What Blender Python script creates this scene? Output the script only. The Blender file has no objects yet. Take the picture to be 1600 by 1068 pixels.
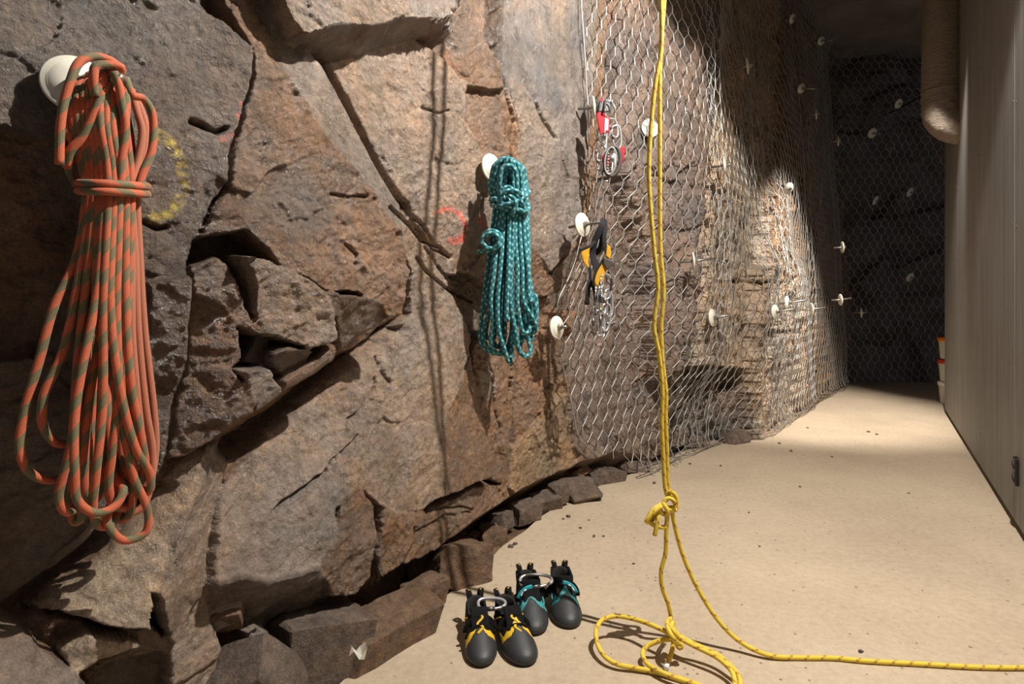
import bpy, bmesh, math, random
import numpy as np
from mathutils import Vector, Matrix
random.seed(7)
RNG = np.random.default_rng(11)
scene = bpy.context.scene
COL = scene.collection
F_PX, CX, HY, H = 900.0, 800.0, 478.0, 0.9

# ------------------------------------------------------------------ camera / view
cam_d = bpy.data.cameras.new('camera'); cam = bpy.data.objects.new('camera', cam_d); COL.objects.link(cam)
cam.location = (0, 0, H); cam.rotation_euler = (math.pi/2, 0, 0)
cam_d.sensor_width = 36; cam_d.sensor_fit = 'HORIZONTAL'; cam_d.lens = F_PX/1600*36
cam_d.shift_y = -(534-HY)/1600; cam_d.clip_start = .02
scene.camera = cam
vs = scene.view_settings
vs.view_transform = 'Standard'; vs.look = 'None'; vs.gamma = 1; vs.exposure = 0; vs.use_curve_mapping = False

# ------------------------------------------------------------------ place geometry: the rock wall's plane
P0 = np.array([-.8, 1.15]); AU = np.array([.6402, .7682]); NU = np.array([.7682, -.6402])
def W(x, y, d):
    """point seen at (x,y) standing d metres out of the rock wall's mean plane"""
    r = np.array([(x-CX)/F_PX, 1.0])
    t = (d + NU.dot(P0))/NU.dot(r)
    return Vector((r[0]*t, t, H + (HY-y)/F_PX*t))
def UV(x, y, d):
    p = W(x, y, d)
    return ((p.x-P0[0])*AU[0] + (p.y-P0[1])*AU[1], p.z)
def WP(u, v, d):
    b = P0 + AU*u + NU*d
    return Vector((b[0], b[1], v))
def D(x, y, Y):
    """point seen at (x,y) at distance Y in front of the camera"""
    return Vector(((x-CX)/F_PX*Y, Y, H + (HY-y)/F_PX*Y))
def FL(x, y, z=0.0):
    """point seen at (x,y) at height z above the slab"""
    return D(x, y, (H-z)*F_PX/(y-HY))

# ------------------------------------------------------------------ object helpers
def tag(o, label=None, cat=None, group=None, kind=None):
    if label: o['label'] = label
    if cat: o['category'] = cat
    if group: o['group'] = group
    if kind: o['kind'] = kind
    return o
def empty(name, loc, label, cat, group=None):
    o = bpy.data.objects.new(name, None); COL.objects.link(o); o.location = loc; o.empty_display_size = .05
    return tag(o, label, cat, group)
def link(name, me, mat, parent=None, smooth=True):
    o = bpy.data.objects.new(name, me); COL.objects.link(o)
    if mat is not None and len(me.materials) == 0: me.materials.append(mat)
    if smooth: me.shade_smooth()
    if parent is not None:
        o.parent = parent
        o.matrix_parent_inverse = Matrix.Translation(-Vector(parent.location)) if parent.rotation_euler[2] == 0 else parent.matrix_basis.inverted()
    return o
class MB:
    """collects verts/faces/uvs and links them as ONE mesh object (world coordinates)"""
    def __init__(s): s.v = []; s.f = []; s.uv = []
    def add(s, vs_, fs_, uvs=None):
        b = len(s.v); s.v += [tuple(p) for p in vs_]
        for i, f in enumerate(fs_):
            s.f.append([b+k for k in f]); s.uv.append(uvs[i] if uvs else [(0, 0)]*len(f))
    def build(s, name, mat, parent=None, smooth=True, xf=None, bevel=0):
        me = bpy.data.meshes.new(name)
        vs_ = [tuple(xf @ Vector(p)) for p in s.v] if xf is not None else s.v
        me.from_pydata(vs_, [], s.f)
        l = me.uv_layers.new(name='UVMap')
        flat = [c for fu in s.uv for uv in fu for c in uv]
        l.data.foreach_set('uv', flat)
        me.update()
        o = link(name, me, mat, parent, smooth)
        if bevel:
            m = o.modifiers.new('bevel', 'BEVEL'); m.width = bevel; m.segments = 2; m.limit_method = 'ANGLE'
        return o
    def box(s, c, sx, sy, sz, ax=None):
        c = Vector(c); X, Y, Z = ax if ax else (Vector((1,0,0)), Vector((0,1,0)), Vector((0,0,1)))
        pts = [c + X*(i*sx/2) + Y*(j*sy/2) + Z*(k*sz/2) for i in (-1,1) for j in (-1,1) for k in (-1,1)]
        s.add(pts, [(0,1,3,2),(4,6,7,5),(0,4,5,1),(2,3,7,6),(0,2,6,4),(1,5,7,3)])
        return s
    def tube(s, pts, r, n=10, closed=False, cap=True, flat=None, ref=None, uo=0.0):
        """pts: list of Vectors; r: radius or list; flat=(w,h) elliptical/strap section with ref normal"""
        pts = [Vector(p) for p in pts]; N = len(pts)
        if N < 2: return s
        tans = []
        for i in range(N):
            a = pts[(i-1) % N] if (closed or i > 0) else pts[i]
            b = pts[(i+1) % N] if (closed or i < N-1) else pts[i]
            t = (b-a); tans.append(t.normalized() if t.length > 1e-9 else Vector((0,0,1)))
        nrm = ref.copy() if ref is not None else (Vector((0,0,1)) if abs(tans[0].z) < .9 else Vector((1,0,0)))
        frames = []
        for i in range(N):
            t = tans[i]; base = ref if ref is not None else nrm
            nn = base - t*base.dot(t)
            if nn.length < 1e-5: nn = t.orthogonal()
            nrm = nn.normalized(); frames.append((nrm, t.cross(nrm)))
        vs_, L = [], uo; lens = []
        M = N + 1 if closed else N
        for i in range(M):
            j = i % N
            if i: L += (pts[j]-pts[(i-1) % N]).length
            lens.append(L)
        for j in range(N):
            rr = r[j] if isinstance(r, (list, tuple)) else r
            for k in range(n):
                a = 2*math.pi*k/n
                if flat:
                    c, q = math.cos(a), math.sin(a); e = .45
                    dx = flat[0]*math.copysign(abs(c)**e, c); dy = flat[1]*math.copysign(abs(q)**e, q)
                    vs_.append(pts[j] + frames[j][1]*dx + frames[j][0]*dy)
                else:
                    vs_.append(pts[j] + frames[j][0]*(rr*math.cos(a)) + frames[j][1]*(rr*math.sin(a)))
        fs_, uv = [], []
        for i in range(M-1):
            a, b = i*n, ((i+1) % N)*n
            for k in range(n):
                k2 = (k+1) % n
                fs_.append((a+k, a+k2, b+k2, b+k))
                uv.append([(lens[i], k/n), (lens[i], (k+1)/n), (lens[i+1], (k+1)/n), (lens[i+1], k/n)])
        if cap and not closed:
            fs_.append(tuple(reversed(range(n)))); uv.append([(0, 0)]*n)
            fs_.append(tuple(range((N-1)*n, N*n))); uv.append([(lens[-1], 0)]*n)
        s.add(vs_, fs_, uv); return s
    def lathe(s, prof, origin, axis, n=28):
        axis = Vector(axis).normalized(); a = axis.orthogonal().normalized(); b = axis.cross(a); o = Vector(origin)
        vs_ = []
        for r, h in prof:
            for k in range(n):
                t = 2*math.pi*k/n
                vs_.append(o + axis*h + a*(r*math.cos(t)) + b*(r*math.sin(t)))
        fs_ = []
        for i in range(len(prof)-1):
            for k in range(n):
                fs_.append((i*n+k, i*n+(k+1) % n, (i+1)*n+(k+1) % n, (i+1)*n+k))
        fs_.append(tuple(reversed(range(n)))); fs_.append(tuple(range((len(prof)-1)*n, len(prof)*n)))
        s.add(vs_, fs_); return s
    def prism(s, poly, depth, X, Y, Z, o):
        """outline poly (x,y) in the X,Y axes at o, extruded +-depth/2 along Z"""
        n = len(poly); o = Vector(o)
        vs_ = [o + X*p[0] + Y*p[1] - Z*(depth/2) for p in poly] + [o + X*p[0] + Y*p[1] + Z*(depth/2) for p in poly]
        fs_ = [tuple(reversed(range(n))), tuple(range(n, 2*n))] + [(i, (i+1) % n, n+(i+1) % n, n+i) for i in range(n)]
        s.add(vs_, fs_); return s
def spline(pts, step=.008, closed=False):
    """Catmull-Rom through points, resampled about every step metres"""
    P = [Vector(p) for p in pts]; N = len(P); out = []
    segs = N if closed else N-1
    for i in range(segs):
        if closed: p0, p1, p2, p3 = P[(i-1) % N], P[i], P[(i+1) % N], P[(i+2) % N]
        else: p0, p1, p2, p3 = P[max(i-1, 0)], P[i], P[i+1], P[min(i+2, N-1)]
        d = max(1e-6, (p2-p1).length); k = max(2, int(d/step))
        a1, a2 = max(1e-4, (p1-p0).length)**.5, d**.5
        a3 = max(1e-4, (p3-p2).length)**.5
        m1 = (p2-p1) if i == 0 and not closed else ((p1-p0)/a1 - (p2-p0)/(a1+a2) + (p2-p1)/a2)*a2
        m2 = (p2-p1) if i == segs-1 and not closed else ((p2-p1)/a2 - (p3-p1)/(a2+a3) + (p3-p2)/a3)*a2
        for j in range(k):
            t = j/k; t2, t3 = t*t, t*t*t
            out.append(p1*(2*t3-3*t2+1) + m1*(t3-2*t2+t) + p2*(-2*t3+3*t2) + m2*(t3-t2))
    if not closed: out.append(P[-1])
    return out

# ------------------------------------------------------------------ numpy noise
def _h(ix, iy, s):
    n = (ix.astype(np.int64)*374761393 + iy.astype(np.int64)*668265263 + s*974634577) & 0xFFFFFFFF
    n = ((n ^ (n >> 13))*1274126177) & 0xFFFFFFFF
    n = ((n ^ (n >> 16))*2246822519) & 0xFFFFFFFF
    return ((n ^ (n >> 15)) & 0xFFFFFF)/float(0xFFFFFF)
def vnoise(x, y, s=0):
    ix, iy = np.floor(x), np.floor(y); fx, fy = x-ix, y-iy
    fx = fx*fx*fx*(fx*(fx*6-15)+10); fy = fy*fy*fy*(fy*(fy*6-15)+10)
    a, b, c, d = _h(ix, iy, s), _h(ix+1, iy, s), _h(ix, iy+1, s), _h(ix+1, iy+1, s)
    return (a+(b-a)*fx)*(1-fy) + (c+(d-c)*fx)*fy - .5
def fbm(x, y, o=4, s=0, g=.5):
    t, a = 0, 1.0
    for i in range(o):
        t = t + a*vnoise(x*2**i + 17.3*i, y*2**i - 9.1*i, s+i); a *= g
    return t
def facets(x, y, s=0, tilt=.6, step=.5):
    """piecewise-planar broken-rock relief: one random plane per Voronoi cell; also returns the cell value"""
    ix, iy = np.floor(x), np.floor(y)
    best = np.full(x.shape, 1e9); val = np.zeros(x.shape); cid = np.zeros(x.shape)
    for di in (-1, 0, 1):
        for dj in (-1, 0, 1):
            cx, cy = ix+di, iy+dj
            px, py = cx + _h(cx, cy, s), cy + _h(cx, cy, s+1)
            d2 = (x-px)**2 + (y-py)**2
            m = d2 < best
            hx, hy, ho = _h(cx, cy, s+2)-.5, _h(cx, cy, s+3)-.5, _h(cx, cy, s+4)-.5
            val = np.where(m, step*ho + tilt*((x-px)*hx + (y-py)*hy), val)
            cid = np.where(m, _h(cx, cy, s+5), cid); best = np.where(m, d2, best)
    return val, cid
def inside(px, py, poly):
    r = np.zeros(px.shape, bool); n = len(poly); j = n-1
    for i in range(n):
        xi, yi = poly[i]; xj, yj = poly[j]
        if yi != yj:
            r ^= ((yi > py) != (yj > py)) & (px < (xj-xi)*(py-yi)/(yj-yi) + xi)
        j = i
    return r
def seg_dist(px, py, pl):
    best = np.full(px.shape, 1e9)
    for (ax, ay), (bx, by) in zip(pl[:-1], pl[1:]):
        dx, dy = bx-ax, by-ay; L = dx*dx+dy*dy+1e-12
        t = np.clip(((px-ax)*dx + (py-ay)*dy)/L, 0, 1)
        best = np.minimum(best, np.hypot(px-ax-t*dx, py-ay-t*dy))
    return best
def blur(a, k):
    for ax in (0, 1):
        p = np.pad(a, [(k, k) if i == ax else (0, 0) for i in (0, 1)], mode='edge')
        c = np.cumsum(p, axis=ax); c = np.concatenate([np.zeros_like(np.take(c, [0], ax)), c], ax)
        n = a.shape[ax]
        a = (np.take(c, range(2*k+1, 2*k+1+n), ax) - np.take(c, range(0, n), ax))/(2*k+1)
    return a

# ------------------------------------------------------------------ materials
def srgb(r, g, b):
    f = lambda c: (c/255)/12.92 if c/255 <= .04045 else ((c/255+.055)/1.055)**2.4
    return (f(r), f(g), f(b), 1)
def mat(name):
    m = bpy.data.materials.new(name); m.use_nodes = True; nt = m.node_tree; nt.nodes.clear()
    o = nt.nodes.new('ShaderNodeOutputMaterial'); b = nt.nodes.new('ShaderNodeBsdfPrincipled')
    nt.links.new(b.outputs[0], o.inputs[0])
    return m, nt, b
def nn(nt, t, **kw):
    n = nt.nodes.new(t)
    for k, v in kw.items():
        if k.startswith('i_'): n.inputs[int(k[2:])].default_value = v
        else: setattr(n, k, v)
    return n
def noise(nt, vec, scale, detail=6, rough=.6, dist=0):
    n = nt.nodes.new('ShaderNodeTexNoise'); n.inputs['Scale'].default_value = scale; n.inputs['Detail'].default_value = detail
    n.inputs['Roughness'].default_value = rough; n.inputs['Distortion'].default_value = dist
    nt.links.new(vec, n.inputs['Vector']); return n.outputs[0]
def ramp(nt, fac, stops, interp='LINEAR'):
    r = nt.nodes.new('ShaderNodeValToRGB'); r.color_ramp.interpolation = interp
    e = r.color_ramp.elements
    while len(e) < len(stops): e.new(.5)
    for k, (p, c) in enumerate(stops):
        e[k].position = p; e[k].color = c if len(c) == 4 else (*c, 1)
    nt.links.new(fac, r.inputs[0]); return r.outputs[0]
def g1(v): return (v, v, v, 1)
def mixc(nt, fac, a, b, mode='MIX'):
    m = nt.nodes.new('ShaderNodeMix'); m.data_type = 'RGBA'; m.blend_type = mode
    for s, v in ((m.inputs[0], fac), (m.inputs[6], a), (m.inputs[7], b)):
        if hasattr(v, 'is_linked'): nt.links.new(v, s)
        else: s.default_value = v
    return m.outputs[2]
def math_(nt, op, a, b=0.0, c=0.0):
    m = nt.nodes.new('ShaderNodeMath'); m.operation = op
    for i, v in enumerate((a, b, c)):
        if hasattr(v, 'is_linked'): nt.links.new(v, m.inputs[i])
        else: m.inputs[i].default_value = v
    return m.outputs[0]
def bump(nt, h, strength, dist, prev=None):
    b = nt.nodes.new('ShaderNodeBump'); b.inputs['Strength'].default_value = strength; b.inputs['Distance'].default_value = dist
    nt.links.new(h, b.inputs['Height'])
    if prev is not None: nt.links.new(prev, b.inputs['Normal'])
    return b.outputs[0]
def objco(nt): return nt.nodes.new('ShaderNodeTexCoord').outputs['Object']
def simple(name, col, rough=.5, metal=0, nscale=0, namp=.15, bscale=0, bd=.001, spec=.5):
    m, nt, b = mat(name); co = objco(nt)
    if nscale:
        f = noise(nt, co, nscale)
        lo = tuple(c*(1-namp) for c in col[:3]) + (1,); hi = tuple(min(1, c*(1+namp)) for c in col[:3]) + (1,)
        nt.links.new(ramp(nt, f, [(.3, lo), (.7, hi)]), b.inputs['Base Color'])
    else: b.inputs['Base Color'].default_value = col
    b.inputs['Roughness'].default_value = rough; b.inputs['Metallic'].default_value = metal
    b.inputs['Specular IOR Level'].default_value = spec
    if bscale: nt.links.new(bump(nt, noise(nt, co, bscale, 3), .6, bd), b.inputs['Normal'])
    return m
def rock_material(name, attr, base=None, wet=True):
    m, nt, b = mat(name); co = objco(nt)
    if attr:
        a = nt.nodes.new('ShaderNodeAttribute'); a.attribute_name = 'tint'; col = a.outputs['Color']
    else:
        rgb = nt.nodes.new('ShaderNodeRGB'); rgb.outputs[0].default_value = base; col = rgb.outputs[0]
    n1 = noise(nt, co, 5, 8, .65, .6); n2 = noise(nt, co, 38, 6, .7); n3 = noise(nt, co, 240, 3, .6)
    n4 = noise(nt, co, 11, 5, .6, 1.2)
    c = mixc(nt, 1.0, col, ramp(nt, n1, [(.30, (.62,.56,.50)), (.5, (1,1,1)), (.68, (1.25,1.12,.98))]), 'MULTIPLY')
    c = mixc(nt, 1.0, c, ramp(nt, n2, [(.28, (.45,.42,.40)), (.5, (1,1,1)), (.72, (1.4,1.36,1.3))]), 'MULTIPLY')
    c = mixc(nt, 1.0, c, ramp(nt, n3, [(.35, (.80,.79,.78)), (.5, (1,1,1)), (.70, (1.35,1.33,1.3))]), 'MULTIPLY')
    rust = ramp(nt, n4, [(.55, (0,0,0)), (.72, (1,1,1))])
    c = mixc(nt, math_(nt, 'MULTIPLY', rust, .5), c, mixc(nt, 1.0, c, (1.2, .92, .66, 1), 'MULTIPLY'))
    nt.links.new(c, b.inputs['Base Color'])
    if wet:
        w = noise(nt, co, 3.2, 4, .6, .8)
        nt.links.new(ramp(nt, w, [(.40, g1(.22)), (.62, g1(.52))]), b.inputs['Roughness'])
        b.inputs['Specular IOR Level'].default_value = .9
    else:
        b.inputs['Roughness'].default_value = .75
    def crisp(scale, warp):
        wv_ = nt.nodes.new('ShaderNodeTexNoise'); wv_.inputs['Scale'].default_value = scale*.8; wv_.inputs['Detail'].default_value = 3
        nt.links.new(co, wv_.inputs['Vector'])
        ad = nt.nodes.new('ShaderNodeMix'); ad.data_type = 'VECTOR'; ad.inputs[0].default_value = warp
        nt.links.new(co, ad.inputs[4]); nt.links.new(wv_.outputs['Color'], ad.inputs[5])
        vo = nt.nodes.new('ShaderNodeTexVoronoi'); vo.inputs['Scale'].default_value = scale; vo.feature = 'F1'
        nt.links.new(ad.outputs[1], vo.inputs['Vector'])
        return vo
    h1 = noise(nt, co, 70, 9, .74, .4); h2 = noise(nt, co, 24, 7, .68, 1.2); h3 = noise(nt, co, 330, 3, .65)
    va = crisp(34, .05); vb = crisp(110, .025)
    k = bump(nt, h2, .8, .010); k = bump(nt, va.outputs['Distance'], .55, .010, k)
    k = bump(nt, h1, 1.0, .009, k); k = bump(nt, vb.outputs['Distance'], .35, .0045, k); k = bump(nt, h3, .8, .0014, k)
    nt.links.new(k, b.inputs['Normal'])
    if wet:
        w2 = noise(nt, co, 4.3, 5, .65, 1.0)
        nt.links.new(ramp(nt, w2, [(.38, g1(0)), (.54, g1(.9))]), b.inputs['Coat Weight'])
        b.inputs['Coat Roughness'].default_value = .19; b.inputs['Coat IOR'].default_value = 1.7
        nt.links.new(k, b.inputs['Coat Normal'])
    return m
def rope_material(name, kind):
    m, nt, b = mat(name)
    uv = nt.nodes.new('ShaderNodeUVMap'); uv.uv_map = 'UVMap'
    sp = nt.nodes.new('ShaderNodeSeparateXYZ'); nt.links.new(uv.outputs[0], sp.inputs[0]); L, A = sp.outputs[0], sp.outputs[1]
    def saw(k, turns, sharp=None):
        f = math_(nt, 'FRACT', math_(nt, 'MULTIPLY_ADD', L, k, math_(nt, 'MULTIPLY', A, turns)))
        return f
    # braid: two opposed helices
    q1 = math_(nt, 'PINGPONG', math_(nt, 'MULTIPLY_ADD', L, 330 if kind != 'teal' else 180, math_(nt, 'MULTIPLY', A, 8.0)), .5)
    q2 = math_(nt, 'PINGPONG', math_(nt, 'MULTIPLY_ADD', L, 330 if kind != 'teal' else 180, math_(nt, 'MULTIPLY', A, -8.0)), .5)
    br = math_(nt, 'MAXIMUM', q1, q2)
    if kind == 'orange':
        f = saw(18.5, -1.0)
        c = ramp(nt, f, [(0, srgb(198, 98, 62)), (.52, srgb(198, 98, 62)), (.56, srgb(116, 106, 74)), (.95, srgb(116, 106, 74)), (1, srgb(198, 98, 62))])
    elif kind == 'plain':
        c = ramp(nt, br, [(0, srgb(176, 102, 74)), (1, srgb(196, 120, 90))])
    elif kind == 'teal':
        f1 = math_(nt, 'PINGPONG', math_(nt, 'MULTIPLY_ADD', L, 40, math_(nt, 'MULTIPLY', A, 2.0)), .5)
        f2 = math_(nt, 'PINGPONG', math_(nt, 'MULTIPLY_ADD', L, 40, math_(nt, 'MULTIPLY', A, -2.0)), .5)
        f = math_(nt, 'MULTIPLY', f1, f2)
        c = ramp(nt, f, [(0, srgb(10, 104, 116)), (.07, srgb(16, 124, 134)), (.10, srgb(112, 180, 184)), (.25, srgb(164, 208, 206))])
    else:
        f = saw(24, 1.0)
        f2 = math_(nt, 'PINGPONG', math_(nt, 'MULTIPLY_ADD', L, 70, math_(nt, 'MULTIPLY', A, -2.0)), .5)
        tr = math_(nt, 'MULTIPLY', ramp(nt, f, [(0, g1(0)), (.64, g1(0)), (.67, g1(1)), (.84, g1(1)), (.87, g1(0))]), ramp(nt, f2, [(.12, g1(0.25)), (.2, g1(1))]))
        c = mixc(nt, tr, srgb(236, 206, 66), srgb(190, 138, 48))
    c = mixc(nt, 1.0, c, ramp(nt, br, [(.15, g1(.72)), (.45, g1(1.04))]), 'MULTIPLY')
    nt.links.new(c, b.inputs['Base Color']); b.inputs['Roughness'].default_value = .7
    b.inputs['Sheen Weight'].default_value = .15
    nt.links.new(bump(nt, br, .7, .0012), b.inputs['Normal'])
    return m
M = {}
M['rock'] = rock_material('wet_rock', True)
M['stone'] = rock_material('broken_stone', False, srgb(112, 98, 88), wet=False)
M['stone_brown'] = rock_material('brown_stone', False, srgb(122, 98, 78), wet=False)
for k in ('orange', 'plain', 'teal', 'yellow'): M[k] = rope_material(k + '_rope', k)
M['plate'] = simple('white_plate', srgb(226, 222, 208), .42, 0, 30, .05)
M['zinc'] = simple('zinc_rod', srgb(150, 146, 138), .4, .8, 60, .2)
M['wire'] = simple('galvanised_wire', srgb(172, 170, 166), .42, .55, 12, .12)
M['alu'] = simple('polished_aluminium', srgb(205, 205, 208), .26, .6)
M['dark_alu'] = simple('grey_metal', srgb(118, 118, 122), .35, .8)
M['red'] = simple('red_anodised', srgb(176, 22, 42), .38, .2)
M['grey_plastic'] = simple('dark_grey_plastic', srgb(72, 66, 64), .5)
M['black_web'] = simple('black_webbing', srgb(26, 25, 30), .85, 0, 200, .3, 900, .0006)
M['yellow_web'] = simple('yellow_padding', srgb(214, 158, 30), .8, 0, 60, .12, 500, .0008)
M['blue_web'] = simple('blue_sling', srgb(52, 92, 130), .8, 0, 80, .2)
M['rubber'] = simple('black_rubber', srgb(46, 48, 50), .52, 0, 40, .18, 400, .0004)
M['suede'] = simple('black_suede', srgb(24, 24, 26), .95, 0, 180, .4, 700, .0008, .2)
M['lining'] = simple('shoe_lining', srgb(34, 32, 30), .95)
M['shoe_yellow'] = simple('yellow_leather', srgb(226, 184, 36), .6, 0, 90, .1, 500, .0005)
M['shoe_teal'] = simple('teal_leather', srgb(62, 150, 154), .6, 0, 90, .1, 500, .0005)
M['shoe_teal2'] = simple('bright_teal_tab', srgb(40, 158, 172), .55)
M['white'] = simple('white_print', srgb(225, 230, 230), .6)
M['black'] = simple('black_plastic', srgb(18, 18, 18), .45)
M['bucket'] = simple('white_bucket', srgb(205, 200, 190), .45)
M['lid_orange'] = simple('orange_lid', srgb(232, 120, 30), .45)
M['lid_red'] = simple('red_lid', srgb(205, 62, 46), .45)
M['ceil'] = simple('ceiling_concrete', srgb(140, 130, 122), .9, 0, 3, .25, 40, .004)
M['paper'] = simple('white_paper', srgb(235, 232, 222), .8)

# ------------------------------------------------------------------ ROCK WALL (structure): relief over the wall's plane
u_ax = np.concatenate([np.arange(-.75, 1.6, .0032), np.arange(1.6, 2.7, .0045), np.arange(2.7, 3.4, .008), np.arange(3.4, 8.4, .016)])
v_ax = np.concatenate([np.arange(-.3, 1.75, .0032), np.arange(1.75, 4.05, .012)])
UU, VV = np.meshgrid(u_ax, v_ax)
wu = UU + .012*fbm(UU*9, VV*9, 3, 3) + .004*fbm(UU*50, VV*50, 2, 8)
wv = VV + .012*fbm(UU*9, VV*9, 3, 5) + .004*fbm(UU*50, VV*50, 2, 9)
dep = np.interp(UU, [-.75, .3, .9, 1.35, 1.6, 2.2, 3], [0, -.02, -.14, -.21, -.22, -.10, -.08]) + .05*fbm(UU*1.1, VV*1.1, 3, 21)
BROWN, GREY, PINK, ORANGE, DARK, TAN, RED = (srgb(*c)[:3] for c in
    ((113, 85, 60), (118, 106, 97), (134, 116, 101), (126, 98, 68), (88, 72, 58), (170, 148, 124), (114, 97, 87)))  # DARK paints the shade of undersides, crevices and recesses into the rock tint
tint = np.zeros(UU.shape + (3,)); tint[:] = BROWN
amp = np.ones(UU.shape)
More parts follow.
